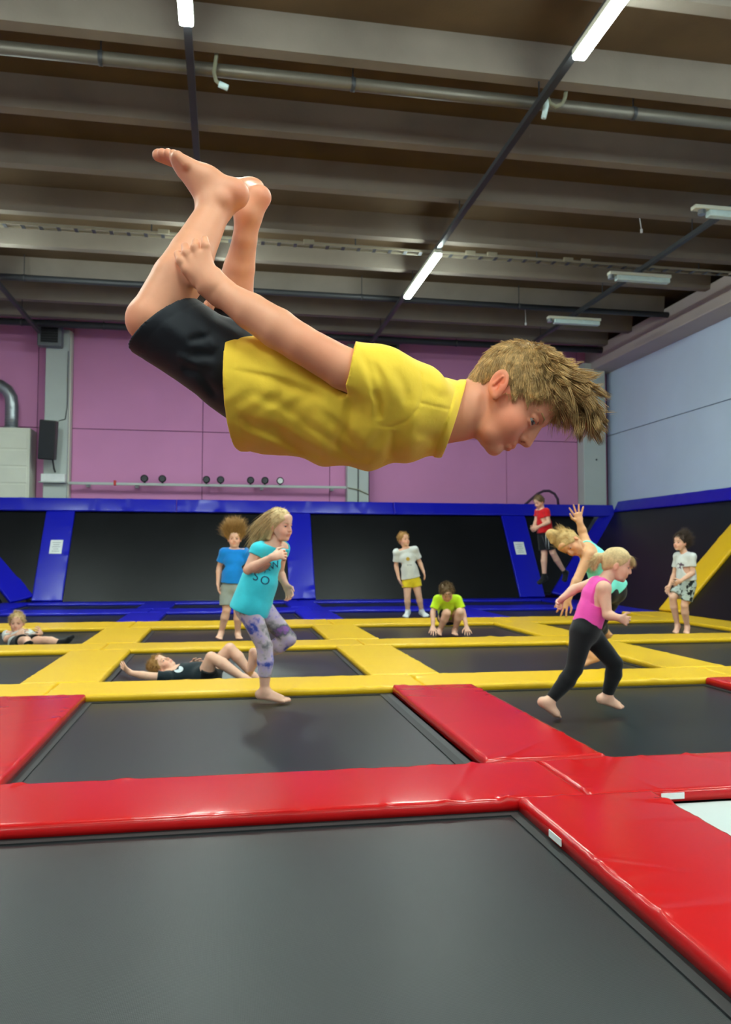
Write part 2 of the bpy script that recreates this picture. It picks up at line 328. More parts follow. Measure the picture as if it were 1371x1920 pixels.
# bar with small spotlights along the pink wall
t = empty('mounting_bar', (-.3, 17.5, 2.4), 'pale metal bar fixed along the pink wall below the boy', 'bar')
MB().bbox(-3.24, 2.64, 17.5, 17.56, 2.4, 2.455, .006).build('bar', COLM, t)
for x in (-2.9, -1.9, .75, 2.3): MB().box(x, x+.06, 17.56, 17.79, 2.36, 2.42).build('bracket', COLM, t)
MB().bbox(-2.33, -2.28, 17.48, 17.57, 2.39, 2.5, .008).build('red_clip', REDP, t)
near = ['at its left end', 'second from its left end', 'left of its pair', 'right of its pair', 'first of its three', 'middle of its three', 'last of its three, with a pale lens']
for x, nm in zip((-1.7, -1.33, -.41, -.11, .53, .84, 1.17), near):
    t = empty('spotlight', (x, 17.5, 2.455), 'round black spotlight on the pink wall bar, '+nm, 'spotlight', 'spotlights on the wall bar')
    MB().tube([(x, 17.53, 2.458), (x, 17.53, 2.5)], .02, 8).build('foot', BLK, t)
    MB().tube([(x, 17.58, 2.555), (x, 17.52, 2.55), (x, 17.44, 2.545)], [.05, .078, .08], 16).build('can', BLK, t, True)
    MB().tube([(x, 17.441, 2.545), (x, 17.436, 2.545)], .06, 14).build('lens', PAPER if 'pale' in nm else STEEL, t)
# hose loop standing on the blue rim
t = empty('hose_loop', (7.2, 17.3, 2.1), 'thin dark hose arched over the blue rim behind the boy in red', 'hose')
MB().tube([tuple(AtY(x, y, 17.1)) for x, y in ((985, 946), (995, 937), (1008, 926), (1020, 920.5), (1030, 920.5), (1040, 926), (1046, 936), (1047, 946))], .03, 8).build('hose', m_plain('dark_hose', (62, 40, 60), .6), t, True)

# ================================================================== trampolines and pads
def nv(v): v = np.asarray(v, float); return v/np.linalg.norm(v)
def pad(name, O, ex, ey, Lx, Ly, T, mat, label, cat, group, step=.05, seed=0, wr=1.0, parent=None, r=.018):
    """padded vinyl block: puffy top, rounded rim, puckers along the seams"""
    O = np.asarray(O, float); ex = nv(ex); ey = nv(ey); ez = np.cross(ex, ey); rng = np.random.RandomState(seed+7)
    def axis(L):
        e = [0, .004, .010, .02, .035]; n = max(2, int((L-.07)/step)+1)
        return np.array(e+list(np.linspace(.035, L-.035, n+1)[1:-1])+[L-q for q in reversed(e)])
    u = axis(Lx); v = axis(Ly); U, V = np.meshgrid(u, v, indexing='ij')
    e = np.minimum.reduce([U, Lx-U, V, Ly-V]); ee = np.clip(e, 0, r)
    h = T-r+np.sqrt(np.maximum(0, r*r-(r-ee)**2))
    h = h+.006*np.clip(np.sin(np.pi*U/Lx)*np.sin(np.pi*V/Ly), 0, 1)**.5
    for (s, q, L) in ((U, V, Lx), (U, Ly-V, Lx), (V, U, Ly), (V, Lx-U, Ly)):
        n = int(L/.10); ctrs = rng.rand(max(1, int(L/.7)))*L
        for j in range(n):
            s0 = rng.rand()*L if j % 2 else ctrs[rng.randint(len(ctrs))]+rng.randn()*.09; w = max(.007, step*1.25)+.016*rng.rand(); a = (rng.rand()**2*.008-.0016)*wr; l = .02+.14*rng.rand()**2; k = rng.randn()*.5
            h = h+a*np.exp(-((s-s0-k*q)/w)**2)*np.exp(-q/l)*np.clip(q/.01, 0.25, 1)
    nu, nw = len(u), len(v)
    P = O+U[..., None]*ex+V[..., None]*ey+h[..., None]*ez
    verts = P.reshape(-1, 3); idx = np.arange(nu*nw).reshape(nu, nw)
    f = np.stack([idx[:-1, :-1], idx[1:, :-1], idx[1:, 1:], idx[:-1, 1:]], -1).reshape(-1, 4).tolist()
    rim = list(idx[:, 0])+list(idx[-1, 1:])+list(idx[-2::-1, -1])+list(idx[0, -2:0:-1])
    low = verts[rim]-(((verts[rim]-O)@ez)[:, None])*ez
    n0 = len(verts); verts = np.concatenate([verts, low]); k = len(rim)
    for i in range(k): f.append([int(rim[i]), n0+i, n0+(i+1) % k, int(rim[(i+1) % k])])
    f.append(list(range(n0, n0+k))[::-1])
    o = mesh_obj(name, verts, f, mat, parent, True)
    if parent is None: tag(o, label, cat, group)
    return o
def slab(name, quad, T, mat, parent):
    q = np.asarray(quad, float); n = nv(np.cross(q[1]-q[0], q[2]-q[0])); k = len(q)
    v = np.concatenate([q, q-n*T]); f = [list(range(k)), list(range(2*k-1, k-1, -1))]+[[i, i+k, (i+1) % k+k, (i+1) % k] for i in range(k)]
    return mesh_obj(name, v, f, mat, parent)
DIPS = {}
def trampoline(x0, x1, y0, y1, label, group, bedmat=BED, cat='trampoline', name='trampoline', dip=()):
    t = empty(name, ((x0+x1)/2, (y0+y1)/2, FZ), label, cat, group)
    m = MB(); n = 36 if dip else 12
    v = []; f = []
    for i in range(n+1):
        for j in range(n+1): v.append((x0+.03+(x1-x0-.06)*i/n, y0+.03+(y1-y0-.06)*j/n, -.012*math.sin(math.pi*i/n)*math.sin(math.pi*j/n)))
    for (dx, dy, dz, rx, ry) in dip:
        v = [(a, b, c-dz*math.exp(-((a-dx)/rx)**2-((b-dy)/ry)**2)*min(1, 3.3*min(a-x0, x1-a, b-y0, y1-b))) for a, b, c in v]
    for i in range(n):
        for j in range(n): a = i*(n+1)+j; f.append((a, a+n+1, a+n+2, a+1))
    mesh_obj('bed', v, f, bedmat, t, True)
    m = MB(); b = .045
    for q in ((x0, x1, y0, y0+b), (x0, x1, y1-b, y1), (x0, x0+b, y0+b, y1-b), (x1-b, x1, y0+b, y1-b)): m.box(*q, -.006, .005)
    m.build('edge_band', BAND, t)
    m = MB(); b = .04
    for q in ((x0-b, x1+b, y0-b, y0), (x0-b, x1+b, y1, y1+b), (x0-b, x0, y0, y1), (x1, x1+b, y0, y1)): m.box(*q, -.06, .004)
    m.build('frame', STEEL, t)
    for (x, y) in ((x0-.02, y0-.02), (x1+.02, y0-.02), (x0-.02, y1+.02), (x1+.02, y1+.02)): MB().tube([(x, y, FZ), (x, y, -.05)], .018, 8).build('leg', STEEL, t)
    return t
PT = .05; PADS = {}
cols = [(-3.46, -1.455), (-.897, 1.124), (1.682, 3.603), (4.16, 6.26)]
rows = [(.97, 2.99), (3.53, 5.59), (6.145, 8.13), (8.68, 10.46), (11.3, 13.0), (13.8, 15.3)]
cpad = [(-1.455, -.897), (1.124, 1.682), (3.603, 4.16)]
rpad = [(2.99, 3.53), (5.59, 6.145), (8.13, 8.68), (10.46, 11.3), (13.0, 13.8), (15.3, 15.85)]
where = [['across the red lane from the tumbling boy\'s', 'under the tumbling boy', '', 'beyond the white mat'],
         ['left of the long-haired girl in turquoise', 'under the girl in turquoise', 'under the running girl in pink', 'right of the running girl in pink'],
         ['left of the boy lying in black', 'under the boy lying in black', 'behind the running girl in pink', 'by the yellow side pad on the right'],
         ['under the boy reclining in white', 'under the child with flying hair', 'under the crouching boy in lime', 'under the boy in black and white shorts'],
         ['behind the boy reclining in white', 'behind the child with flying hair', 'behind the boy in yellow shorts', 'under the boy in the red shirt'],
         ['at the foot of the left blue divider', 'left of the middle blue divider', 'right of the middle blue divider', 'at the foot of the corner divider']]
surround = ['red', 'red', 'yellow', 'yellow', 'blue', 'blue']
for j, (y0, y1) in enumerate(rows):
    for i, (x0, x1) in enumerate(cols):
        if i == 2 and j == 0: continue
        trampoline(x0, x1, y0, y1, 'black woven trampoline framed by %s pads, %s' % (surround[j], where[j][i]), 'floor trampolines', dip={(2, 1): [(-.1, 6.9, .20, .75, .5)], (3, 0): [(-2.15, 9.6, .2, .6, .6)]}.get((j, i), ()))
t = empty('landing_mat', (2.6, 2, FZ), 'smooth white landing mat beside the front red pads', 'mat')
MB().bbox(1.6, 3.66, .97, 3.0, FZ, .0, .02).build('mat', WHITEMAT, t)
cc = [-3.5, -1.176, 1.42, 3.88, 6.28]
pm = {'red': RED, 'yellow': YEL, 'blue': BLU}
rowcol = ['red', 'yellow', 'yellow', 'yellow', 'blue', 'blue']; step = [.011, .016, .025, .05, .07, .09]
seg = ['cabinet-side end', 'between first two lanes', 'between last two lanes', 'grey-wall end']
rown = ['behind the tumbling boy\'s trampoline', 'in front of the boy lying in black', 'behind the boy lying in black', 'behind the crouching boy in lime', 'on the floor below the leaning wall', 'along the foot of the leaning wall']
for j, (y0, y1) in enumerate(rpad):
    for i in range(4):
        g = .003
        PADS[(j, i, 'row')] = pad('safety_pad', (cc[i]+g, y0, .0055), (1, 0, 0), (0, 1, 0), cc[i+1]-cc[i]-2*g, y1-y0, PT-.006, pm[rowcol[j]],
            '%s cross pad %s, %s' % (rowcol[j], rown[j], seg[i]), 'safety pad', '%s cross pads %s' % (rowcol[j], rown[j]), step[j], j*10+i, 1.5 if j < 2 else .9)
colcol = ['red', 'red', 'yellow', 'yellow', 'blue', 'blue']
cw = ['left', 'middle', 'right']
cn = [['red lane pad along the tumbling boy\'s trampoline, opposite the white mat', 'wide red lane pad between the tumbling boy\'s trampoline and the white mat', 'red lane pad on the far side of the white mat'],
      ['red lane pad left of the girl in turquoise', 'red lane pad between the girl in turquoise and the girl in pink', 'red lane pad right of the girl in pink'],
      ['yellow lane pad left of the boy lying in black', 'yellow lane pad right of the boy lying in black', 'yellow lane pad beyond the girl in pink'],
      ['yellow lane pad right of the boy reclining in white', 'yellow lane pad left of the crouching boy in lime', 'yellow lane pad right of the crouching boy in lime'],
      ['blue lane pad on the floor behind the reclining boy', 'blue lane pad on the floor left of the boy in yellow shorts', 'blue lane pad on the floor below the boy in red'],
      ['small blue lane pad at the wall foot nearest the cream cabinet', 'small blue lane pad at the foot of the middle divider', 'small blue lane pad at the foot of the corner divider']]
for j, (y0, y1) in enumerate(rows):
    for i, (x0, x1) in enumerate(cpad):
        s = .05 if (j == 1 and i == 1) else 0
        e1 = .03 if j == 1 else 0.0
        PADS[(j, i, 'lane')] = pad('safety_pad', (x0+s, y0+.004, .0055), (1, 0, 0), (0, 1, 0), x1-x0+s*.6, y1-y0-.008, PT-.006+(.008 if j < 2 else 0), pm[colcol[j]], cn[j][i], 'safety pad', 'lane pads between trampolines', step[j], 100+j*10+i, 1.5 if j < 2 else .9)
# small white care labels sewn to pad edges
for (P, ex, ez, l) in ((AtZ(1053, 1570, .03)+np.array([-.004, 0, 0]), (0, 1, 0), (0, 0, 1), 'small white label on the edge of the wide red lane pad'),
                   (np.array([1.77, 2.985, .03]), (1, 0, 0), (0, 0, 1), 'small white label on the red pad edge at the corner of the white mat')):
    ex = np.array(ex, float); nrm = np.cross(ex, (0, 0, 1)); 
    if l.endswith('lane pad'): P = np.array([1.119, P[1], .03]); nrm = np.array([-1., 0, 0])
    else: nrm = np.array([0, -1., 0])
    q = [P-ex*.05-np.array([0, 0, .012]), P+ex*.05-np.array([0, 0, .012]), P+ex*.05+np.array([0, 0, .012]), P-ex*.05+np.array([0, 0, .012])]
    o = mesh_obj('care_label', [p+nrm*.004 for p in q]+[p+nrm*.001 for p in q], [(0,1,2,3),(7,6,5,4),(0,4,5,1),(1,5,6,2),(2,6,7,3),(3,7,4,0)], PAPER, PADS[(0, 1, 'lane')] if l.endswith('lane pad') else PADS[(0, 2, 'row')]); o['label'] = l
# side base pads
segs = [(-.4, 2.99, 'red'), (2.99, 5.59, 'red'), (5.59, 8.13, 'yellow'), (8.13, 10.46, 'yellow'), (10.46, 12.0, 'yellow'), (12.0, 15.85, 'blue')]
for k, (a, b, c) in enumerate(segs):
    pad('safety_pad', (6.284, a+.003, .0055), (1, 0, 0), (0, 1, 0), .66, b-a-.006, PT-.006, pm[c], '%s pad along the side wall foot, %s' % (c, ['front piece', 'second piece', 'below the near black panel', 'beside the boy in black and white shorts', 'at the foot of the yellow divider', 'far piece'][k]), 'safety pad', 'pads along the right wall foot', .05, 300+k)
    pad('safety_pad', (-4.05, a+.003, .0055), (1, 0, 0), (0, 1, 0), .546, b-a-.006, PT-.006, pm[c], '%s pad along the opposite side wall foot, %s' % (c, ['front piece', 'second piece', 'third piece', 'beside the boy reclining in white', 'fifth piece', 'far piece'][k]), 'safety pad', 'pads along the left wall foot', .06, 330+k)
# leaning walls
BY, BTY, BZ, TZ = 15.86, 17.0, .05, 1.82
def bk(x, s): return np.array([x, BY+(BTY-BY)*s, BZ+(TZ-BZ)*s])
RX, RTX, RTZ = 6.96, 8.72, 1.9
def rt(y, s): return np.array([RX+(RTX-RX)*s, y, BZ+(RTZ-BZ)*s])
LX, LTX = -4.06, -5.5
def lf(y, s): return np.array([LX+(LTX-LX)*s, y, BZ+(TZ-BZ)*s])
def wallbed(quad, label):
    q = np.asarray(quad, float); c = q.mean(0)
    t = empty('wall_trampoline', (c[0], c[1], q[:, 2].min()), label, 'trampoline', 'leaning wall trampolines')
    slab('bed', q, .015, BEDW, t)
    n = nv(np.cross(q[1]-q[0], q[2]-q[0])); m = MB(); k = len(q)
    for i in range(k):
        a, b = q[i], q[(i+1) % k]; m.tube([tuple(a-n*.05), tuple(b-n*.05)], .022, 6)
    m.build('frame', STEEL, t)
    return t
e = .0
wallbed([bk(-3.02, e), bk(1.27, e), bk(1.27, 1), bk(-3.02, 1)], 'large black leaning wall trampoline behind the girl in turquoise')
wallbed([bk(1.76, e), bk(6.05, e), bk(6.05, 1), bk(1.76, 1)], 'large black leaning wall trampoline behind the boy in yellow shorts')
wallbed([bk(6.56, .06), bk(6.75, .06), bk(8.25, 1), bk(6.56, 1)], 'triangular black corner trampoline behind the boy in red')
wallbed([bk(-3.53, .02), bk(-3.53, 1), bk(-5.15, 1), bk(-3.62, .02)], 'triangular black corner trampoline below the cream cabinet')
wallbed([rt(15.85, 0), rt(12.0, 0), rt(12.0, 1), rt(17.0, 1)], 'black leaning side trampoline behind the boy in black and white shorts')
wallbed([rt(11.4, 0), rt(6.6, 0), rt(6.6, 1), rt(11.4, 1)], 'black leaning side trampoline right of the yellow divider')
wallbed([lf(12.0, 0), lf(15.85, 0), lf(17.0, 1), lf(12.0, 1)], 'black leaning side trampoline beyond the left blue corner divider')
nb = nv(np.cross(bk(1, 0)-bk(0, 0), bk(0, 1)-bk(0, 0))); Lb = np.linalg.norm(bk(0, 1)-bk(0, 0))
for x0, x1, l in ((-3.55, -3.0, 'blue leaning divider pad with a white notice, below the loudspeaker'), (1.25, 1.78, 'blue leaning divider pad beside the girl in turquoise'), (6.03, 6.58, 'blue leaning divider pad with a white notice, left of the boy in red')):
    pad('divider_pad', bk(x0, 0)+nb*.002, (1, 0, 0), bk(0, 1)-bk(0, 0), x1-x0, Lb-.035, .05, BLU, l, 'divider pad', 'blue divider pads', .035, int(x0*10)+500, 2.2)
def hip(p0, p1, nrm, wdt, mat, label, seed):
    d = nv(p1-p0); nrm = nv(nrm-d*np.dot(nrm, d)); ex = nv(np.cross(d, nrm))
    return pad('divider_pad', p0-ex*wdt/2+nrm*.03, ex, d, wdt, np.linalg.norm(p1-p0), .05, mat, label, 'divider pad', 'corner divider pads', .04, seed, 2.0)
hip(np.array([6.95, 15.85, .06]), np.array([8.7, 17.0, 1.84]), np.array([-.6, -.75, .9]), .48, BLU, 'blue diagonal divider pad in the corner right of the boy in red', 601)
hip(np.array([-3.72, 15.8, .06]), np.array([-5.45, 17.0, 1.84]), np.array([.6, -.75, .9]), .5, BLU, 'blue diagonal divider pad in the corner below the cream cabinet', 602)
nr = nv(np.cross(rt(0, 1)-rt(0, 0), (0, 1, 0))); nr = -nr if nr[0] > 0 else nr
for a, b, c, l in ((11.4, 12.0, YEL, 'yellow leaning divider pad behind the boy in black and white shorts'), (6.0, 6.58, YEL, 'yellow leaning divider pad further along the right wall')):
    pad('divider_pad', rt(b, 0)+nr*.002, (0, -1, 0), rt(0, 1)-rt(0, 0), b-a, np.linalg.norm(rt(0, 1)-rt(0, 0)), .05, c, l, 'divider pad', 'yellow divider pads', .04, 610+int(a), 1.2)
# rim pads along the wall tops
for x0, x1, l in ((-5.6, -1, 'blue rim pad along the wall top below the loudspeaker'), (-1, 3.6, 'blue rim pad along the wall top below the tumbling boy'), (3.6, 8.74, 'blue rim pad along the wall top behind the boy in red')):
    pad('rim_pad', (x0+.003, 16.955, 1.80), (1, 0, 0), (0, .12, .28), x1-x0-.006, .29, .05, BLU, l, 'rim pad', 'blue rim pads', .04, 700+int(x0), 2.4)
for a, b, l in ((16.95, 11.7, 'blue rim pad along the side wall top at the far corner'), (11.7, 6.0, 'blue rim pad along the side wall top above the yellow divider')):
    pad('rim_pad', (8.745, a-.003, 1.9), (0, -1, 0), (.12, 0, .25), a-b-.006, .27, .05, BLU, l, 'rim pad', 'blue rim pads', .05, 720+int(a), 1.0)
pad('rim_pad', (-5.52, 11.0, 1.85), (0, 1, 0), (-.12, 0, .25), 5.9, .27, .05, BLU, 'blue rim pad along the left side wall top', 'rim pad', 'blue rim pads', .06, 741, 1.0)
# frames that carry the leaning walls (behind, out of sight from the court)
for (xa, l) in ((-3.28, 'left'), (1.52, 'middle'), (6.3, 'right')):
    t = empty('wall_support', (xa, 17.0, FZ), 'dark steel post carrying the %s blue divider from behind' % l, 'post', 'wall support posts')
    MB().box(xa-.03, xa+.03, 17.08, 17.14, FZ, 1.78).build('post', STEEL, t)
# notices
for x, l in ((-3.25, 'white paper notice on the blue divider below the loudspeaker'), (6.27, 'white paper notice on the blue divider left of the boy in red')):
    t = empty('paper_notice', tuple(bk(x, .5)), l, 'notice', 'paper notices')
    c = bk(x, .565)+nb*.07; up = nv(bk(0, 1)-bk(0, 0)); rr = np.array([1., 0, 0])
    sh_ = slab('sheet', [c-rr*.115-up*.16, c+rr*.115-up*.16, c+rr*.115+up*.16, c-rr*.115+up*.16], .002, PAPER, t)
    for k in range(5):
        cc_ = c+nb*.0005+up*(.10-.05*k); w = (.08, .06, .075, .05, .07)[k]
        slab('text_line', [cc_-rr*w-up*.006, cc_+rr*w-up*.006, cc_+rr*w+up*.006, cc_-rr*w+up*.006], .0004, INK, sh_)
# ================================================================== figures: signed-distance bodies meshed with surface nets
def EC(a, b, ra, rb=None, e1=None, k=.02, cap=1.0, sub=False):
    ra = ra if isinstance(ra, tuple) else (ra, ra); rb = ra if rb is None else (rb if isinstance(rb, tuple) else (rb, rb))
    return dict(t='c', a=np.asarray(a, float), b=np.asarray(b, float), ra=ra, rb=rb, e1=e1, k=k, cap=cap, sub=sub)
def EL(c, M, r, k=.02, sub=False):
    return dict(t='e', c=np.asarray(c, float), M=np.asarray(M, float), r=np.asarray(r, float), k=k, sub=sub)
def pbox(p):
    if p['t'] == 'c':
        r = max(*p['ra'], *p['rb']); return np.minimum(p['a'], p['b'])-r, np.maximum(p['a'], p['b'])+r
    e = np.sqrt(((p['M']*p['r'][:, None])**2).sum(0)); return p['c']-e, p['c']+e
def pdist(p, X, Y, Z, infl=0.0):
    if p['t'] == 'e':
        v = (X-p['c'][0], Y-p['c'][1], Z-p['c'][2]); r = p['r']+infl; q = 0
        for i in range(3):
            c = v[0]*p['M'][i, 0]+v[1]*p['M'][i, 1]+v[2]*p['M'][i, 2]; q = q+(c/r[i])**2
        m = np.sqrt(v[0]**2+v[1]**2+v[2]**2)+1e-6; q = np.sqrt(q)+1e-6
        return m*(1-1/q)
    a, b = p['a'], p['b']; d = b-a; L = np.linalg.norm(d)+1e-9; d = d/L
    vx, vy, vz = X-a[0], Y-a[1], Z-a[2]
    t = np.clip((vx*d[0]+vy*d[1]+vz*d[2])/L, 0, 1)
    vx = vx-t*(L*d[0]); vy = vy-t*(L*d[1]); vz = vz-t*(L*d[2])
    (r0, s0), (r1, s1) = p['ra'], p['rb']
    m = np.sqrt(vx*vx+vy*vy+vz*vz)+1e-6
    rx = r0+(r1-r0)*t+infl
    if r0 == s0 and r1 == s1: return m-rx
    ry = s0+(s1-s0)*t+infl
    e1 = nv(p['e1']-d*np.dot(p['e1'], d)); e2 = np.cross(d, e1)
    c1 = vx*e1[0]+vy*e1[1]+vz*e1[2]; c2 = vx*e2[0]+vy*e2[1]+vz*e2[2]; c3 = vx*d[0]+vy*d[1]+vz*d[2]
    q = np.sqrt((c1/rx)**2+(c2/ry)**2+(c3/(np.minimum(rx, ry)*p['cap']))**2)+1e-6
    return m*(1-1/q)
def axisgrid(lo, hi, h, fine=()):
    """sample positions, denser inside the (lo, hi, step) windows of fine"""
    out = [lo]; x = lo
    while x < hi:
        s = h
        for a, b, hh in fine:
            if a-.004 <= x < b: s = min(s, hh)
        x += s; out.append(x)
    return np.array(out, dtype=np.float32)
def grid_for(prims, vox, infl=0, fine=((), (), ())):
    bs = [pbox(p) for p in prims if not p['sub']]
    lo = np.min([b[0] for b in bs], 0)-infl-3*vox; hi = np.max([b[1] for b in bs], 0)+infl+3*vox
    return [axisgrid(lo[i], hi[i], vox, fine[i]) for i in range(3)]
def field(prims, G, infl=0.0, base=None):
    D = np.full([len(g) for g in G], 1.0, dtype=np.float32) if base is None else base
    for p in prims:
        lo, hi = pbox(p); k = p['k']; mg = k+infl+.02; sl = []
        for i in range(3):
            a = np.searchsorted(G[i], lo[i]-mg); b = np.searchsorted(G[i], hi[i]+mg); sl.append(slice(a, b))
        if any(s.stop <= s.start for s in sl): continue
        X = G[0][sl[0]][:, None, None].astype(np.float32); Y = G[1][sl[1]][None, :, None].astype(np.float32); Z = G[2][sl[2]][None, None, :].astype(np.float32)
        d = pdist(p, X, Y, Z, 0 if p['sub'] else infl); A = D[tuple(sl)]
        if p['sub']:
            d = -d; h = np.clip(.5-.5*(d-A)/k*-1, 0, 1)            # smooth max
            D[tuple(sl)] = A+(d-A)*h+k*h*(1-h)
        else:
            h = np.clip(.5+.5*(d-A)/k, 0, 1); D[tuple(sl)] = d+(A-d)*h-k*h*(1-h)
    return D
def clipfield(D, G, clips):
    X = G[0][:, None, None]; Y = G[1][None, :, None]; Z = G[2][None, None, :]
    for c in clips:
        P, N, R = c; N = nv(N)
        g = (X-P[0])*N[0]+(Y-P[1])*N[1]+(Z-P[2])*N[2]
        if R: g = np.minimum(g, R-np.sqrt((X-P[0])**2+(Y-P[1])**2+(Z-P[2])**2))
        D = np.maximum(D, g)
    return D
def surfnet(D, G):
    D = D.astype(np.float32); s = D < 0
    nx, ny, nz = D.shape; C = [s[i:nx-1+i, j:ny-1+j, k:nz-1+k] for i in (0, 1) for j in (0, 1) for k in (0, 1)]
    cnt = sum(c.astype(np.int8) for c in C); act = (cnt > 0) & (cnt < 8); ci = np.argwhere(act)
    if len(ci) == 0: return np.zeros((0, 3)), np.zeros((0, 4), int)
    vid = -np.ones(act.shape, dtype=np.int32); vid[tuple(ci.T)] = np.arange(len(ci))
    acc = np.zeros((len(ci), 3)); n = np.zeros(len(ci)); off = [(i, j, k) for i in (0, 1) for j in (0, 1) for k in (0, 1)]
    val = [D[ci[:, 0]+o[0], ci[:, 1]+o[1], ci[:, 2]+o[2]] for o in off]
    pos = [np.stack([G[a][ci[:, a]+o[a]] for a in range(3)], 1).astype(np.float64) for o in off]
    for i in range(8):
        for j in range(i+1, 8):
            if sum(abs(off[i][a]-off[j][a]) for a in range(3)) != 1: continue
            m = (val[i] < 0) != (val[j] < 0); t = val[i][m]/(val[i][m]-val[j][m])
            acc[m] += pos[i][m]+(pos[j][m]-pos[i][m])*t[:, None]; n[m] += 1
    V = acc/n[:, None]; F = []
    for ax in range(3):
        a = [slice(None)]*3; b = [slice(None)]*3; a[ax] = slice(0, -1); b[ax] = slice(1, None)
        s0 = s[tuple(a)]; s1 = s[tuple(b)]; e = np.argwhere(s0 != s1); u, w = (ax+1) % 3, (ax+2) % 3
        ok = (e[:, u] > 0) & (e[:, w] > 0) & (e[:, u] < D.shape[u]-1) & (e[:, w] < D.shape[w]-1); e = e[ok]
        inside = s0[tuple(e.T)]
        def cid(du, dw):
            q = e.copy(); q[:, u] += du; q[:, w] += dw; return vid[tuple(q.T)]
        q = np.stack([cid(-1, -1), cid(0, -1), cid(0, 0), cid(-1, 0)], 1)
        q[~inside] = q[~inside][:, ::-1]; F.append(q)
    return V, np.concatenate(F)
def relax(V, F, n=1, lam=.5):
    for _ in range(n):
        S = np.zeros_like(V); c = np.zeros(len(V))
        for i in range(4):
            a, b = F[:, i], F[:, (i+1) % 4]
            for x, y in ((a, b), (b, a)):
                np.add.at(S, x, V[y]); np.add.at(c, x, 1)
        V = V+(S/np.maximum(c, 1)[:, None]-V)*lam
    return V
def tints(V, spots):
    T = np.ones((len(V), 3))
    for c, r, col in spots:
        w = np.exp(-((V-np.asarray(c))**2).sum(1)/(r*r))[:, None]; T = T*(1-w)+T*np.asarray(col)*w
    return T
def strands(name, roots, dirs, length, mat, parent, w=.0016, segs=4, bend=None, curl=.15, seed=1, tintvar=.3):
    """many tapering three-sided locks joined into one hair part"""
    rng = np.random.RandomState(seed); roots = np.asarray(roots, float); dirs = np.asarray(dirs, float); N = len(roots)
    L = np.broadcast_to(np.asarray(length, float), (N,)); wv = np.broadcast_to(np.asarray(w, float), (N,)); m_ = 4
    dirs = dirs/np.linalg.norm(dirs, axis=1)[:, None]
    if bend is not None: bend = np.repeat(np.broadcast_to(np.asarray(bend, float), (N, 3)), m_, 0)
    roots = np.repeat(roots, m_, 0)+rng.randn(N*m_, 3)*.004; dirs = np.repeat(dirs, m_, 0)+rng.randn(N*m_, 3)*.08; L = np.repeat(L, m_)*rng.uniform(.75, 1.1, N*m_); w = np.repeat(wv, m_)*.42; N = N*m_
    dirs = dirs/np.linalg.norm(dirs, axis=1)[:, None]
    bend = np.zeros((N, 3)) if bend is None else np.broadcast_to(np.asarray(bend, float), (N, 3))
    pts = [roots]; d = dirs.copy(); cv = rng.randn(N, 3)*curl
    for s in range(segs):
        d = d+bend/segs+cv/segs+rng.randn(N, 3)*curl*.3/segs; d = d/np.linalg.norm(d, axis=1)[:, None]; pts.append(pts[-1]+d*(L/segs)[:, None])
    a = np.cross(dirs, rng.randn(N, 3)); a = a/np.linalg.norm(a, axis=1)[:, None]; b = np.cross(dirs, a)
    ws = np.broadcast_to(np.asarray(w, float), (N,)); V = []
    for s in range(segs):
        q = (1-.75*(s/segs)**1.5)*ws
        for k in range(3): V.append(pts[s]+(a*math.cos(2.094*k)+b*math.sin(2.094*k))*q[:, None])
    V.append(pts[-1]); n = len(V); V = np.stack(V, 1).reshape(-1, 3); o = np.arange(N)[:, None]*n; F3 = []; F4 = []
    for s in range(segs-1):
        for k in range(3): F4.append(o+np.array([[s*3+k, s*3+(k+1) % 3, (s+1)*3+(k+1) % 3, (s+1)*3+k]]))
    for k in range(3): F3.append(o+np.array([[(segs-1)*3+k, (segs-1)*3+(k+1) % 3, n-1]]))
    faces = np.concatenate(F4).tolist()+np.concatenate(F3).tolist()
    T = np.repeat(1+(rng.rand(N, 1)-.5)*2*tintvar, n, 0)*np.array([1, 1, 1]); 
    return mesh_obj(name, V, faces, mat, parent, True, tint=T)

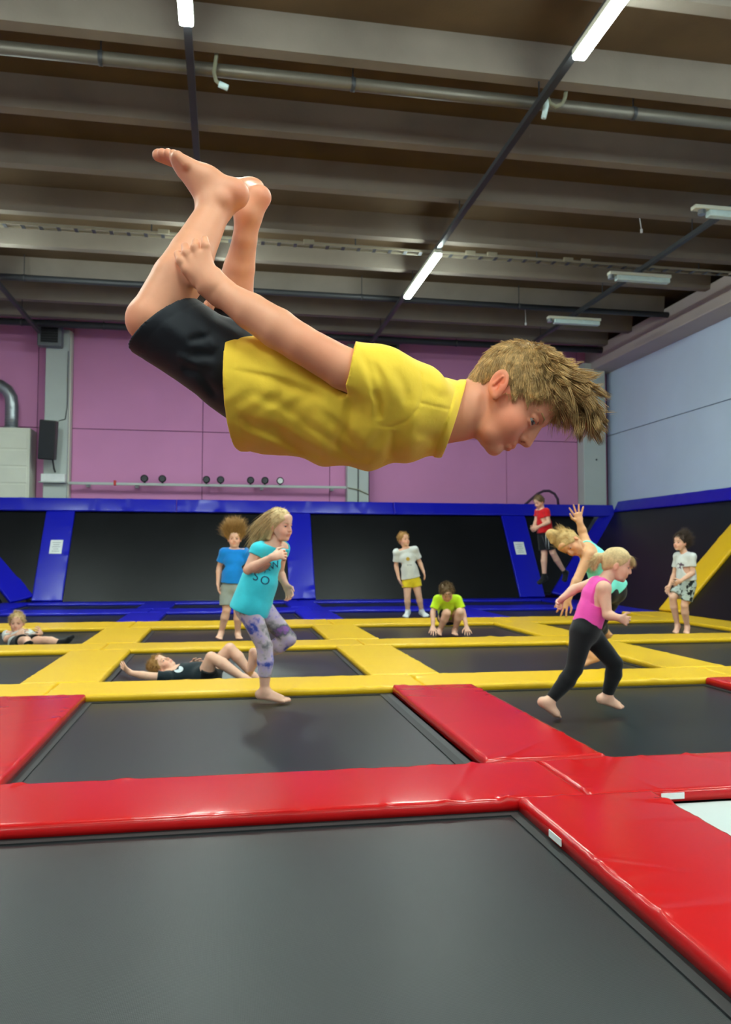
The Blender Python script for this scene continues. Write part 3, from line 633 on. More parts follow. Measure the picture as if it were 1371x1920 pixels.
# ------------------------------------------------------------------ anatomy
def head_prims(C, r, f, u, h, ears=True, kk=.1):
    """C head centre, r person's right, f face direction, u crown direction, h chin-to-crown height"""
    M = np.stack([r, f, u])
    def P(x, y, z): return C+(r*x+f*y+u*z)*h
    k = kk*h; L = [EL(P(0, -.05, .12), M, np.array([.335, .415, .375])*h, k),
         EC(P(0, .10, .10), P(0, .19, -.30), (.27*h, .25*h), (.185*h, .17*h), r, k, 1),
         EC(P(-.10, .23, -.36), P(.10, .23, -.36), .098*h, None, None, k), EC(P(-.03, .325, -.405), P(.03, .325, -.405), .074*h, None, None, k*.6)]
    for s in (-1, 1):
        L += [EC(P(s*.25, -.02, -.10), P(s*.15, .19, -.34), .085*h, .09*h, None, k), EL(P(s*.165, .215, -.13), M, np.array([.12, .13, .12])*h, k),
              EC(P(s*.06, .365, .115), P(s*.19, .30, .10), .045*h, .035*h, None, k*.5)]
    L += [EL(P(0, .30, -.235), M, np.array([.13, .115, .085])*h, k*.8)]
    L += [EL(P(s*.15, .25, -.2), M, np.array([.115, .12, .11])*h, k) for s in (-1, 1)]
    L += [EL(P(0, .30, .25), M, np.array([.21, .09, .14])*h, k)]
    for s in (-1, 1): L += [EL(P(s*.145, .42, .015), M, np.array([.085, .075, .05])*h, k*.45, True)]
    L += [EC(P(0, .31, .06), P(0, .36, -.13), .05*h, .075*h, None, k*.3)]
    L += [EC(P(0, .378, .07), P(0, .462, -.125), .036*h, .046*h, None, k*.35), EC(P(-.045, .425, -.14), P(.045, .425, -.14), .036*h, None, None, k*.3)]
    L += [EC(P(-.065, .402, -.245), P(.065, .402, -.245), .027*h, None, None, k*.22), EC(P(-.055, .396, -.295), P(.055, .396, -.295), .029*h, None, None, k*.22),
          EC(P(-.08, .446, -.27), P(.08, .446, -.27), .011*h, None, None, k*.12, sub=True)]
    for s in (-1, 1): L += [EL(P(s*.145, .322, .034), M, np.array([.074, .062, .036])*h, k*.15), EL(P(s*.145, .317, -.028), M, np.array([.07, .052, .024])*h, k*.2)]     # lids
    if ears:
        for s in (-1, 1):
            L += [EL(P(s*.355, -.03, -.08), np.stack([nv(r+f*s*-.35), nv(f+r*s*.35), u]), np.array([.03, .085, .14])*h, k*.3),
                  EL(P(s*.40, -.015, -.07), np.stack([nv(r+f*s*-.35), nv(f+r*s*.35), u]), np.array([.022, .045, .09])*h, k*.25, True)]
    return L
def head_spots(C, r, f, u, h):
    def P(x, y, z): return C+(r*x+f*y+u*z)*h
    S = [(P(s*.2, .30, -.13), .16*h, (1, .80, .78)) for s in (-1, 1)]+[(P(s*.38, -.02, -.08), .13*h, (1, .74, .70)) for s in (-1, 1)]
    S += [(P(x, .435, -.27), .05*h, (.94, .64, .63)) for x in (-.06, 0, .06)]+[(P(0, .46, -.13), .07*h, (1, .84, .80))]
    S += [(P(s*.145, .38, .03), .05*h, (.86, .74, .70)) for s in (-1, 1)]
    return S
def hand_prims(wr, d, n, left, hl, curl=.5, spread=.16, vox=.004, fingers=None):
    """wr wrist, d wrist-to-finger direction, n out of the palm; returns palm, four fingers and a thumb"""
    d = nv(d); n = nv(n-d*np.dot(n, d)); s = np.cross(n, d) if left else np.cross(d, n)       # s points to the thumb side
    rf = max(.050*hl, .62*vox); k = .006
    L = [EC(wr, wr+d*.16*hl, (.17*hl, .13*hl), (.2*hl, .115*hl), s, .012), EC(wr+d*.14*hl, wr+d*.47*hl, (.20*hl, .10*hl), (.235*hl, .075*hl), s, .01, .7)]
    for i in range(4):
        a = (1.5-i)*.135*hl; ln = (.44, .49, .46, .36)[i]*hl; b = wr+d*(.47-.03*abs(i-1.2))*hl+s*a
        dd = nv(d+s*(1.5-i)*spread); cu = curl if not hasattr(curl, '__len__') else curl[i]; p = b; ang = cu*.55
        for j, q in enumerate((.45, .32, .25)):
            e = dd*math.cos(ang)+n*math.sin(ang); p2 = p+e*ln*q; L.append(EC(p, p2, rf*(1.08-.1*j), rf*(.98-.1*j), None, k)); p = p2; ang += cu*.75
    b = wr+d*.14*hl+s*.16*hl; t1 = b+nv(d*.6+s*.75+n*.25)*.27*hl; t2 = t1+nv(d*.95+s*.3+n*(.15+.3*(curl if not hasattr(curl, '__len__') else curl[0])))*.25*hl
    L += [EC(b, t1, rf*1.6, rf*1.15, None, .01), EC(t1, t2, rf*1.12, rf*.9, None, k)]
    return L
def foot_prims(an, toe, kn, S, toes=True, vox=.004, lat=None):
    fd = toe-an; up = nv(kn-an); fd0 = nv(fd-up*np.dot(fd, up)*.6); up2 = nv(up-fd0*np.dot(up, fd0)); s = np.cross(fd0, up2)
    heel = an-up2*.033*S-fd0*.028*S; ball = heel+(toe-heel)*.72; L = [EC(an, heel+up2*.008*S, .030*S, .029*S, None, .02)]
    L += [EC(heel, ball, (.027*S, .028*S), (.038*S, .020*S), s, .018), EC(an-up2*.002+fd0*.012*S, ball+up2*.004*S, .026*S, .018*S, None, .03)]
    for i in range(5):
        o = (i-2)*.0155*S; L.append(EC(ball+s*o*.9, toe-nv(toe-heel)*.012*S*abs(i-1.2)+s*o, max(.011*S, .6*vox), max((.0105 if i else .0125)*S, .6*vox), None, .006))
    return L
def person_prims(J, S, B=1.0, vox=.005, hands=(.5, .5), spread=.16, HL=.145):
    g = {}; sl, sr = J['sh_l'], J['sh_r']; lat = nv(sr-sl); mid = (sl+sr)/2; pel = J['pel']; up = nv(mid-pel); fr = nv(np.cross(up, lat))
    sw = np.linalg.norm(sr-sl)/2; wa = pel+(mid-pel)*.42+J.get('bow', np.zeros(3)); ch = pel+(mid-pel)*.76+J.get('bow', np.zeros(3))*.5
    hw = J.get('hw', .098*S*B)
    sx = max(sw*.86, .07*S)
    g['pelvis'] = [EC(pel-up*.03*S, pel+up*.05*S, (hw, .082*S*B), (hw*.95, .078*S*B), lat, .03)]
    g['torso'] = [EC(pel+up*.03*S, wa, (hw*.95, .078*S*B), (.088*S*B, .072*S*B), lat, .03), EC(wa, ch, (.088*S*B, .072*S*B), (sx, .079*S*B), lat, .03),
                  EC(ch, mid-up*.01*S, (sx, .079*S*B), (sx*.82, .058*S*B), lat, .03), EC(sl, sr, .044*S*B, None, None, .035)]
    nb = J['neck']; hb = J['head']+(-J['u']*.26-J['f']*.08)*J['hh']
    g['neck'] = [EC(nb-nv(hb-nb)*.02, hb, .046*S, .043*S, None, .025)]
    g['head'] = head_prims(J['head'], J['r'], J['f'], J['u'], J['hh'])
    for q in 'lr':
        sh, el, wr, ha = J['sh_'+q], J['el_'+q], J['wr_'+q], J['ha_'+q]
        g['uarm_'+q] = [EC(sh, el, .040*S*B, .030*S*B, None, .022)]
        m = el+(wr-el)*.25; g['farm_'+q] = [EC(el, m, .031*S*B, .032*S*B, None, .008), EC(m, wr, .032*S*B, .021*S*B, None, .008)]
        d = nv(ha-wr); n = J.get('pn_'+q); 
        if n is None: n = (pel+mid)/2-wr
        n = nv(n-d*np.dot(n, d)); cu = hands[0 if q == 'l' else 1]
        g['hand_'+q] = hand_prims(wr, d, n, q == 'l', HL*S, cu, spread, vox)
        hp, kn, an, to = J['hip_'+q], J['kn_'+q], J['an_'+q], J['to_'+q]
        m = kn+(an-kn)*.32+nv(np.cross(lat, an-kn))*.008*S
        g['thigh_'+q] = [EC(hp, kn, .071*S*B, .047*S*B, None, .04)]
        g['shin_'+q] = [EC(kn, m, .046*S*B, .048*S*B, None, .012), EC(m, an, .048*S*B, .028*S*B, None, .01)]
        g['foot_'+q] = foot_prims(an, to, kn, S, vox=vox)
    return g, dict(lat=lat, up=up, fr=fr, wa=wa, ch=ch, mid=mid, hw=hw)
ORDER = ['pelvis', 'torso', 'neck', 'head', 'uarm_l', 'uarm_r', 'farm_l', 'farm_r', 'hand_l', 'hand_r', 'thigh_l', 'thigh_r', 'shin_l', 'shin_r', 'foot_l', 'foot_r']
def wav(G, amp, fx=(31, 17, 23), seed=0):
    X = G[0][:, None, None]; Y = G[1][None, :, None]; Z = G[2][None, None, :]; a, b, c = fx
    return amp*(np.sin(a*X+b*Y-c*Z+seed)+.6*np.sin(-b*1.7*X+c*1.3*Y+a*1.1*Z+2*seed)+.4*np.sin(55*X-47*Z+41*Y+seed))/2
def garment(name, root, prims, infl, clips, mat, vox, wr=.004, seed=0, free=(), keep=None, fx=(31, 17, 23)):
    G = grid_for(list(prims)+list(free), vox, infl+wr)
    D = field(prims, G, infl)
    if wr: D = D+wav(G, wr, fx, seed)
    D = clipfield(D, G, clips)
    if free: D = field(free, G, 0, D)
    V, F = surfnet(D, G); V = relax(V, F, 1, .4)
    return mesh_obj(name, V, F, mat, root, True, tint=np.ones((len(V), 3)))
def eyes(root, C, r, f, u, h, iris=(70, 80, 90), look=(0, 0, 0), closed=False):
    for s in (-1, 1):
        c = C+(r*s*.145+f*.318+u*.005)*h; ax = nv(f+r*s*.12+np.asarray(look)); R = .056*h
        a = nv(np.cross(ax, u)); b = np.cross(a, ax); v = []; fc = []; mi = []
        n = 16; rings = [0.001, .2, .45, .62, .9, 1.25, 1.57, 2.2, 3.1]
        for q in rings:
            for k in range(n): v.append(c+R*(ax*math.cos(q)+(a*math.cos(2*math.pi*k/n)+b*math.sin(2*math.pi*k/n))*math.sin(q)))
        for i in range(len(rings)-1):
            for k in range(n): fc.append((i*n+k, i*n+(k+1) % n, (i+1)*n+(k+1) % n, (i+1)*n+k)); mi.append(2 if i < 1 else (1 if i < 3 else 0))
        o = mesh_obj('eye', v, fc, EYEW, root, True); o.data.materials.append(IRIS); o.data.materials.append(PUPIL)
        o.data.polygons.foreach_set('material_index', mi)
EYEW = m_plain('eye_white', (150, 144, 138), .3); IRIS = m_plain('iris_grey', (58, 64, 68), .3); PUPIL = m_plain('pupil_black', (14, 14, 16), .2)
SKIN = m_skin('skin_fair', (228, 178, 152)); SKIN2 = m_skin('skin_tan', (222, 165, 120)); LIPM = None
def brows(root, C, r, f, u, h, mat):
    for s in (-1, 1):
        m = MB(); pts = [C+(r*s*x+f*y+u*z)*h for x, y, z in ((.07, .395, .085), (.13, .385, .112), (.2, .335, .11), (.235, .29, .09))]
        m.tube([tuple(p) for p in pts], [.007*h, .010*h, .009*h, .004*h], 6); mesh_obj('eyebrow', m.v, m.f, mat, root, True, tint=np.ones((len(m.v), 3))*.9)
def headframe(f, u, roll=0):
    f = nv(f); u = nv(np.asarray(u)-f*np.dot(u, f)); return np.cross(f, u), f, u
def cv(x, y, z): return CR*x+CU*y+CF*z          # a direction given as right, up, away in the view
def make_person(name, label, D, J2, face, crown, hh, S, garments, hairmat, hair, skin=SKIN, vox=.006, B=1.0, hands=(.5, .5), spread=.16, pn=None, hw=None, group=None, lift=True, HL=.145, base_z=0.0, bow=None, sock=None, notouch=False):
    J = {k: PX(v[0], v[1], D+(v[2] if len(v) > 2 else 0)) for k, v in J2.items()}
    r, f, u = headframe(cv(*face), cv(*crown)); J.update(r=r, f=f, u=u, hh=hh)
    for k, v in (pn or {}).items(): J['pn_'+k] = cv(*v)
    if hw: J['hw'] = hw
    if bow is not None: J['bow'] = cv(*bow)
    g, I = person_prims(J, S, B, vox, hands, spread, HL)
    prims = [p for k in ORDER for p in g[k]]
    G = grid_for(prims, vox); Df = field(prims, G); V, F = surfnet(Df, G); V = relax(V, F, 1, .35)
    lo = V[:, 2].min()
    root = empty(name, (float(J['pel'][0]), float(J['pel'][1]), float(lo)), label, 'person', group)
    mesh_obj('body', V, F, skin, root, True, tint=tints(V, head_spots(J['head'], r, f, u, hh)))
    for gm in garments(g, J, I, S):
        kw = dict(gm); nm = kw.pop('name'); pr = kw.pop('prims'); garment(nm, root, pr, kw.pop('infl'), kw.pop('clips'), kw.pop('mat'), vox, **kw)
    eyes(root, J['head'], r, f, u, hh); brows(root, J['head'], r, f, u, hh, hairmat)
    hair(root, J, g, I, hairmat, vox)
    if not notouch:
        dz = base_z-lo+.001
        if lift and abs(dz) < .2: root.location.z += dz
    print('PERSON', label[:40], 'minz %.3f' % lo)
    return root, J, I
# ready-made clothes
def tee(mat, sleeve=.5, hem=.02, infl=.013, tank=False, flare=.024, wr=.004, seed=1, nm='shirt', neckup=.012, hemdir=None, nk=1.0):
    def fn(g, J, I, S):
        pr = list(g['torso'])+[EC(I['wa'], J['pel']-I['up']*.03*S, (.088*S+flare, .074*S+flare), (I['hw']+flare, .082*S+flare), I['lat'], .03)]
        if not tank: pr += [EC(I['ch']-I['up']*.03*S, J['pel'], (.100*S, .076*S), (I['hw'], .08*S), I['lat'], .03)]
        if hem > -.01: pr += [EC(J['hip_l']+I['up']*.03*S, J['hip_r']+I['up']*.03*S, .070*S, None, None, .03)]
        up = I['up']; cl = [(J['pel']-up*hem*S, -up if hemdir is None else cv(*hemdir), None), (J['neck']+up*neckup*S, nv(nv(J['head']-J['neck'])*nk+up*.4+I['fr']*.35*nk), .13*S)]
        for q in 'lr':
            a, b = J['sh_'+q], J['el_'+q]; d = nv(b-a); L = np.linalg.norm(b-a)
            if not tank:
                e = a+d*min(L*.98, sleeve*L+.03); pr.append(EC(a, e, .034*S, .038*S+.004, None, .018)); cl.append((a+d*sleeve*L, d, .12*S))
            else:
                o = I['lat']*(1 if q == 'r' else -1); cl.append((a-o*.018*S, nv(o+up*.1), .13*S))
        return dict(name=nm, prims=pr, infl=infl, clips=cl, mat=mat, wr=wr, seed=seed)
    return fn
def shorts(mat, ln=.7, infl=.012, top=.03, wr=.003, seed=3, flare=.013, nm='shorts'):
    def fn(g, J, I, S):
        pr = list(g['pelvis'])+[EC(J['pel'], J['pel']+I['up']*.09*S, (I['hw']*.98, .08*S), (I['hw']*.92, .076*S), I['lat'], .03)]; cl = [(J['pel']+I['up']*top*S, I['up'], .3*S)]
        for q in 'lr':
            a, b = J['hip_'+q], J['kn_'+q]; d = nv(b-a); L = np.linalg.norm(b-a); e = a+d*(ln*L+.04)
            pr.append(EC(a, e, .072*S, .056*S+flare, None, .03)); cl.append((a+d*ln*L, d, .15*S))
        return dict(name=nm, prims=pr, infl=infl, clips=cl, mat=mat, wr=wr, seed=seed)
    return fn
def leggings(mat, end=.88, infl=.006, top=.06, wr=.0015, seed=5):
    def fn(g, J, I, S):
        pr = list(g['pelvis']); cl = [(J['pel']+I['up']*top*S, I['up'], .25*S)]
        pr += [EC(J['pel'], J['pel']+I['up']*.09*S, (I['hw']*.98, .08*S), (I['hw']*.92, .076*S), I['lat'], .03)]
        for q in 'lr':
            pr += g['thigh_'+q]+g['shin_'+q]; a, b = J['kn_'+q], J['an_'+q]; cl.append((a+(b-a)*end, nv(b-a), .13*S))
        return dict(name='leggings', prims=pr, infl=infl, clips=cl, mat=mat, wr=wr, seed=seed)
    return fn
def socks(mat, q, up=.12, infl=.006, nm='sock'):
    def fn(g, J, I, S):
        a, b = J['kn_'+q], J['an_'+q]; d = nv(b-a)
        return dict(name=nm, prims=g['foot_'+q]+[EC(b-d*.08*S, b, .03*S, .03*S, None, .02)], infl=infl, clips=[(b-d*up*S*.5, -d, .1*S)], mat=mat, wr=0)
    return fn
def outfit(*fs): return lambda g, J, I, S: [f(g, J, I, S) for f in fs]
def hairP(J): return lambda x, y, z: J['head']+(J['r']*x+J['f']*y+J['u']*z)*J['hh']
def cap_prims(J, t=.035, k=.01):
    P = hairP(J); M = np.stack([J['r'], J['f'], J['u']]); h = J['hh']
    return [EL(P(0, -.055, .13), M, (np.array([.335, .415, .38])+t)*h, k), EC(P(0, -.25, .05), P(0, -.27, -.2), (.26*h, .16*h), (.2*h, .13*h), J['r'], .03)]
def cap_clips(J, low=-.3, front=.07):
    P = hairP(J); return [(P(0, front/.75, 0), J['f']*.75-J['u']*.66, None), (P(0, 0, low), -J['u'], None)]
def scalp(J, n, cond, seed=0, t=.03):
    rng = np.random.RandomState(seed); out = []
    while len(out) < n:
        v = rng.randn(3); v /= np.linalg.norm(v); p = np.array([0, -.055, .13])+v*(np.array([.335, .415, .38])+t)
        if .75*p[1]-.66*p[2] < .07 and p[2] > -.3 and cond(p): out.append(p)
    P = hairP(J); L = np.array(out); return np.array([P(*p) for p in out]), L
def todir(J, a): a = np.asarray(a); return a[:, :1]*J['r']+a[:, 1:2]*J['f']+a[:, 2:3]*J['u']
def short_hair(n=500, ln=.035, w=.003, t=.035, up=.3, low=-.28, front=.07, extra=None, curl=.25):
    def fn(root, J, g, I, mat, vox):
        ex = extra(J) if extra else []
        hv = garment('hair', root, cap_prims(J, t), 0, cap_clips(J, low, front), mat, min(vox, .006), .003, 2, free=ex, fx=(60, 80, 70))
        R, L = scalp(J, n, lambda p: p[2] > low+.05, 3, t-.01)
        nrm = L-np.array([0, -.055, .13]); nrm /= np.linalg.norm(nrm, axis=1)[:, None]
        d = nrm*.6+np.array([0, .5, up])*1.0-np.array([0, 0, .5])*(L[:, 2:3] < .15)
        strands('hair_locks', R, todir(J, d), ln*np.random.RandomState(1).uniform(.6, 1.2, n), mat, root, w, 3, None, curl, 5)
    return fn
# ================================================================== the people in the background
def Dfloor(px, py): return depth_of(AtZ(px, py, 0.0))
C_TURQ = m_cloth('turquoise_jersey', (60, 200, 216)); C_BLUE = m_cloth('blue_jersey', (20, 128, 212)); C_GREY = m_cloth('grey_jersey', (150, 158, 152))
C_LEG = m_cloth('tie_dye_leggings', (150, 140, 160), pscale=5.5, stops=[(.30, lin((96, 60, 130))), (.39, lin((60, 84, 176))), (.45, lin((186, 168, 200))), (.51, lin((188, 172, 182))), (.55, lin((150, 144, 146))), (.60, lin((92, 92, 102))), (.66, lin((140, 96, 160)))])
C_WHITE = m_cloth('white_jersey', (206, 208, 206)); C_YSH = m_cloth('yellow_twill', (226, 200, 44)); C_LIME = m_cloth('lime_jersey', (196, 232, 40))
C_BLACK = m_cloth('black_jersey', (19, 20, 23)); C_NAVY = m_cloth('black_teal_jersey', (24, 36, 42)); C_REDT = m_cloth('red_jersey', (206, 26, 34))
C_TEAL = m_cloth('mint_jersey', (120, 224, 204)); C_PINK = m_cloth('pink_jersey', (236, 84, 176)); C_SOCKW = m_cloth('white_sock', (214, 216, 218))
C_BW = m_cloth('black_white_shorts', (120, 128, 124), pscale=16, stops=[(.40, lin((20, 24, 24))), (.46, lin((24, 28, 28))), (.50, lin((178, 190, 184))), (.60, lin((172, 184, 180)))])
H_BLOND = m_hair('blond_hair', (206, 176, 126)); H_SAND = m_hair('sandy_hair', (172, 130, 76)); H_BROWN = m_hair('brown_hair', (112, 88, 60)); H_DARK = m_hair('dark_brown_hair', (70, 54, 44)); H_GOLD = m_hair('golden_hair', (196, 160, 100))

def text_on(root, target, s, px, py, size, D, ang, mat, name='print'):
    """lettering laid onto the cloth: every point of the glyphs is dropped onto the fabric surface"""
    cu = bpy.data.curves.new('glyphs', 'FONT'); cu.body = s; cu.align_x = 'CENTER'; cu.align_y = 'CENTER'; cu.size = 1; cu.resolution_u = 4
    to = bpy.data.objects.new('glyphs', cu); COL.objects.link(to); bpy.context.view_layer.update()
    me = to.evaluated_get(bpy.context.evaluated_depsgraph_get()).to_mesh()
    bm = bmesh.new(); bm.from_mesh(me); bmesh.ops.triangulate(bm, faces=bm.faces[:]); bmesh.ops.subdivide_edges(bm, edges=bm.edges[:], cuts=2, use_grid_fill=True)
    bmesh.ops.triangulate(bm, faces=bm.faces[:]); bm.verts.index_update()
    pts = [(v.co.x, v.co.y) for v in bm.verts]; fc = [[v.index for v in f.verts] for f in bm.faces]; bm.free()
    bpy.data.objects.remove(to); bpy.data.curves.remove(cu)
    project(root, target, pts, fc, px, py, size, D, ang, mat, name)
def project(root, target, pts, fc, px, py, size, D, ang, mat, name):
    off = np.array(root.location); tv = [Vector(np.array(v.co)) for v in target.data.vertices]
    bvh = BVHTree.FromPolygons(tv, [tuple(p.vertices) for p in target.data.polygons])
    c, s_ = math.cos(ang), math.sin(ang); out = []; ok = []
    for x, y in pts:
        X = px+(x*c-y*s_)*size; Y = py-(x*s_+y*c)*size; d = ray(X, Y); o = CAM+d*(D-1.0)-off
        h = bvh.ray_cast(Vector(o), Vector(d).normalized())
        if h[0] is None: out.append(np.zeros(3)); ok.append(False)
        else: out.append(np.array(h[0])-nv(d)*.003+off); ok.append(True)
    fc = [f for f in fc if all(ok[i] for i in f)]
    used = sorted({i for f in fc for i in f}); mp = {i: k for k, i in enumerate(used)}
    if fc: mesh_obj(name, [out[i] for i in used], [[mp[i] for i in f] for f in fc], mat, target)
INKB = m_plain('navy_print', (24, 62, 96), .8); INKG = m_plain('grey_print', (150, 150, 156), .8); INKY = m_plain('ochre_print', (196, 158, 50), .8); INKD = m_plain('plum_print', (100, 78, 92), .8)
def kid(root, n): return [c for c in root.children if c.name.split('.')[0] == n][0]

# ---- girl in turquoise hopping on one leg
D = Dfloor(516, 1316)
def hair_long(root, J, g, I, mat, vox):
    P = hairP(J); h = J['hh']
    ex = [EC(P(0, -.28, .1), P(0.02, -.5, -.35), (.24*h, .13*h), (.2*h, .11*h), J['r'], .02), EC(P(0.02, -.5, -.35), P(.05, -.78, -1.0), (.2*h, .10*h), (.10*h, .05*h), J['r'], .02),
          EC(P(.3, .0, .15), P(.33, -.15, -.45), (.05*h, .1*h), (.05*h, .1*h), J['r'], .02), EC(P(.3, -.2, -.1), P(.2, -.6, -.8), (.08*h, .14*h), (.05*h, .07*h), J['r'], .02)]
    garment('hair', root, cap_prims(J, .045), 0, cap_clips(J, -.5, .12), mat, .005, .004, 2, free=ex, fx=(90, 20, 30))
    R, L = scalp(J, 500, lambda p: p[1] < .25, 5, .04)
    d = np.tile(np.array([[0, -.6, -.75]]), (500, 1))+np.stack([L[:, 0]*.4, L[:, 1]*0, L[:, 2]*.8], 1)
    strands('hair_locks', R, todir(J, d), np.random.RandomState(2).uniform(.12, .26, 500), mat, root, .003, 5, -J['u']*.7-J['f']*.1, .08, 8)
root, J, I = make_person('person', 'girl with long blond hair in turquoise top and tie-dye leggings hopping on one leg', D,
    dict(head=(524, 979), neck=(514, 1021), sh_r=(484, 1026, -.10), sh_l=(529, 1023, .11), el_r=(465, 1063, -.13), wr_r=(511, 1039, -.20), ha_r=(532, 1033, -.20),
         el_l=(524, 1068, .17), wr_l=(536, 1092, .14), ha_l=(543, 1108, .12), pel=(471, 1128, 0), hip_r=(467, 1138, -.06), hip_l=(486, 1130, .07),
         kn_r=(496, 1207, -.05), an_r=(496, 1290, -.03), to_r=(543, 1309, -.05), kn_l=(541, 1192, .10), an_l=(483, 1226, .16), to_l=(468, 1262, .17)),
    (.86, -.12, -.5), (.02, 1, 0), .208, 1.0, outfit(tee(C_TURQ, .28, .055, .011, flare=.034, wr=.004), leggings(C_LEG, .66)), H_BLOND, hair_long, vox=.0045, hands=(.7, 1.5), spread=.08, bow=(.0, 0, 0))
sh = kid(root, 'shirt'); DD = D
text_on(root, sh, 'AW', 509, 1063, 19, D, .35, INKB); text_on(root, sh, 'S', 480, 1081, 25, D, -.25, INKB); text_on(root, sh, 'O', 497, 1089, 23, D, -.25, INKB)

# ---- running girl in pink
D = Dfloor(1090, 1342)
def hair_pony(root, J, g, I, mat, vox):
    P = hairP(J); h = J['hh']
    ex = [EC(P(0, -.42, .12), P(0, -.62, .02), .09*h, .12*h, None, .02), EC(P(0, -.62, .02), P(.02, -.6, -.38), .12*h, .06*h, None, .02),
          EC(P(.15, .28, .3), P(.05, .45, .1), .05*h, .03*h, None, .02), EC(P(.0, .34, .3), P(-.1, .47, .02), .06*h, .03*h, None, .02)]
    garment('hair', root, cap_prims(J, .03), 0, cap_clips(J, -.32, .10), mat, .005, .003, 2, free=ex, fx=(50, 30, 60))
    MB().tube([tuple(P(0, -.47, .1)), tuple(P(0, -.5, .085))], .1*h, 12).build('hair_tie', C_PINK, root, True)
    rr = np.random.RandomState(4); R = np.array([P(rr.uniform(-.15, .2), .33, rr.uniform(.22, .36)) for _ in range(140)])
    strands('hair_locks', R, J['f']*.7-J['u']*.45+rr.randn(140, 3)*.3, rr.uniform(.025, .065, 140), mat, root, .0018, 5, -J['u']*.9, .4, 3)
    R = np.array([P(rr.uniform(-.08, .08), -.6, rr.uniform(-.1, .12)) for _ in range(120)])
    strands('hair_locks', R, -J['f']*.3-J['u']*1.0+rr.randn(120, 3)*.25, rr.uniform(.06, .1, 120), mat, root, .0025, 4, None, .2, 3)
root, J, I = make_person('person', 'small girl in pink tank top and black leggings running barefoot', D,
    dict(head=(1157, 1064), neck=(1137, 1091), sh_r=(1133, 1109, -.09), sh_l=(1117, 1099, .12), el_r=(1139, 1159, -.12), wr_r=(1161, 1165, -.16), ha_r=(1177, 1171, -.16),
         el_l=(1078, 1110, .17), wr_l=(1057, 1126, .15), ha_l=(1042, 1139, .14), pel=(1099, 1183, .0), hip_r=(1092, 1195, -.05), hip_l=(1106, 1195, .06),
         kn_r=(1077, 1260, -.08), an_r=(1029, 1322, -.10), to_r=(1052, 1352, -.10), kn_l=(1153, 1250, .05), an_l=(1138, 1312, .09), to_l=(1170, 1333, .10)),
    (.93, -.32, -.22), (.3, 1, 0), .195, .93, outfit(tee(C_PINK, tank=True, hem=-.02, infl=.008, flare=.0, wr=.0025, neckup=-.012, nm='tank_top'), leggings(C_BLACK, .9, top=.075)), H_BLOND, hair_pony, vox=.0045, hands=(1.1, 1.5), spread=.08, hw=.088, HL=.125)

# ---- woman in mint top leaning forward with one arm up
D = Dfloor(1105, 1262)+.05
def hair_wom(root, J, g, I, mat, vox):
    P = hairP(J); h = J['hh']
    ex = [EC(P(0, -.2, .5), P(0, -.1, .72), .13*h, .17*h, None, .03), EC(P(0.02, -.1, .72), P(.1, .15, .62), .17*h, .08*h, None, .03), EC(P(.25, .05, .3), P(.3, .2, -.05), .1*h, .06*h, None, .03)]
    garment('hair', root, cap_prims(J, .05), 0, cap_clips(J, -.35, .14), mat, .006, .006, 2, free=ex, fx=(50, 30, 60))
    R, L = scalp(J, 200, lambda p: True, 5, .05); rr = np.random.RandomState(4)
    strands('hair_locks', R, todir(J, L*.45+(np.array([0, -.2, .62])-L)*1.1)+rr.randn(200, 3)*.16, rr.uniform(.03, .08, 200), mat, root, .003, 4, None, .3, 3)
make_person('person', 'woman in mint tank top and black leggings leaning forward with one hand raised', D,
    dict(head=(1068, 1028, -.1), neck=(1094, 1044, -.02), sh_r=(1104, 1050, -.14), sh_l=(1101, 1034, .16), el_r=(1086, 1090, -.18), wr_r=(1066, 1132, -.22), ha_r=(1054, 1150, -.22),
         el_l=(1093, 1008, .2), wr_l=(1087, 989, .18), ha_l=(1083, 970, .18), pel=(1148, 1112, .05), hip_r=(1140, 1122, -.04), hip_l=(1150, 1122, .14),
         kn_r=(1096, 1150, -.02), an_r=(1109, 1238, -.05), to_r=(1088, 1258, -.05), kn_l=(1120, 1182, .24), an_l=(1134, 1194, .5), to_l=(1141, 1206, .5)),
    (-.25, -.75, -.62), (-.85, .35, .0), .225, 1.18, outfit(tee(C_TEAL, tank=True, hem=.02, infl=.009, wr=.003, neckup=-.03, nm='tank_top'), leggings(C_BLACK, .72)), H_GOLD, hair_wom, skin=SKIN2, vox=.0055, hands=(.1, .35), spread=.3, pn=dict(l=(0.1, 0, -1), r=(.3, -.3, .9)), HL=.142, base_z=.05)

# ---- boy lying on his back in black
D = depth_of(np.array([-.1, 6.9, 0]))
def lyinghair(root, J, g, I, mat, vox): short_hair(300, .03, .003, .04, .1)(root, J, g, I, mat, vox)
root, J, I = make_person('person', 'boy in black shirt and shorts lying on his back with knees up', D,
    dict(head=(303, 1249, .0), neck=(327, 1262, .0), sh_r=(312, 1271, -.16), sh_l=(326, 1257, .14), el_r=(274, 1267, -.2), wr_r=(246, 1262, -.16), ha_r=(231, 1250, -.14),
         el_l=(349, 1252, .16), wr_l=(361, 1244, .12), ha_l=(373, 1242, .10), pel=(389, 1268, .0), hip_r=(384, 1268, -.09), hip_l=(390, 1266, .09),
         kn_r=(396, 1233, -.13), an_r=(458, 1272, -.15), to_r=(484, 1279, -.16), kn_l=(431, 1216, .06), an_l=(474, 1268, .06), to_l=(498, 1274, .06)),
    (.42, .85, -.25), (-.95, .2, 0), .20, 1.0, outfit(tee(C_NAVY, .45, .03, .012, neckup=.0), shorts(C_BLACK, .42)), H_SAND, lyinghair, vox=.0055, hands=(.3, .2), spread=.25, lift=False)
sh = kid(root, 'shirt')
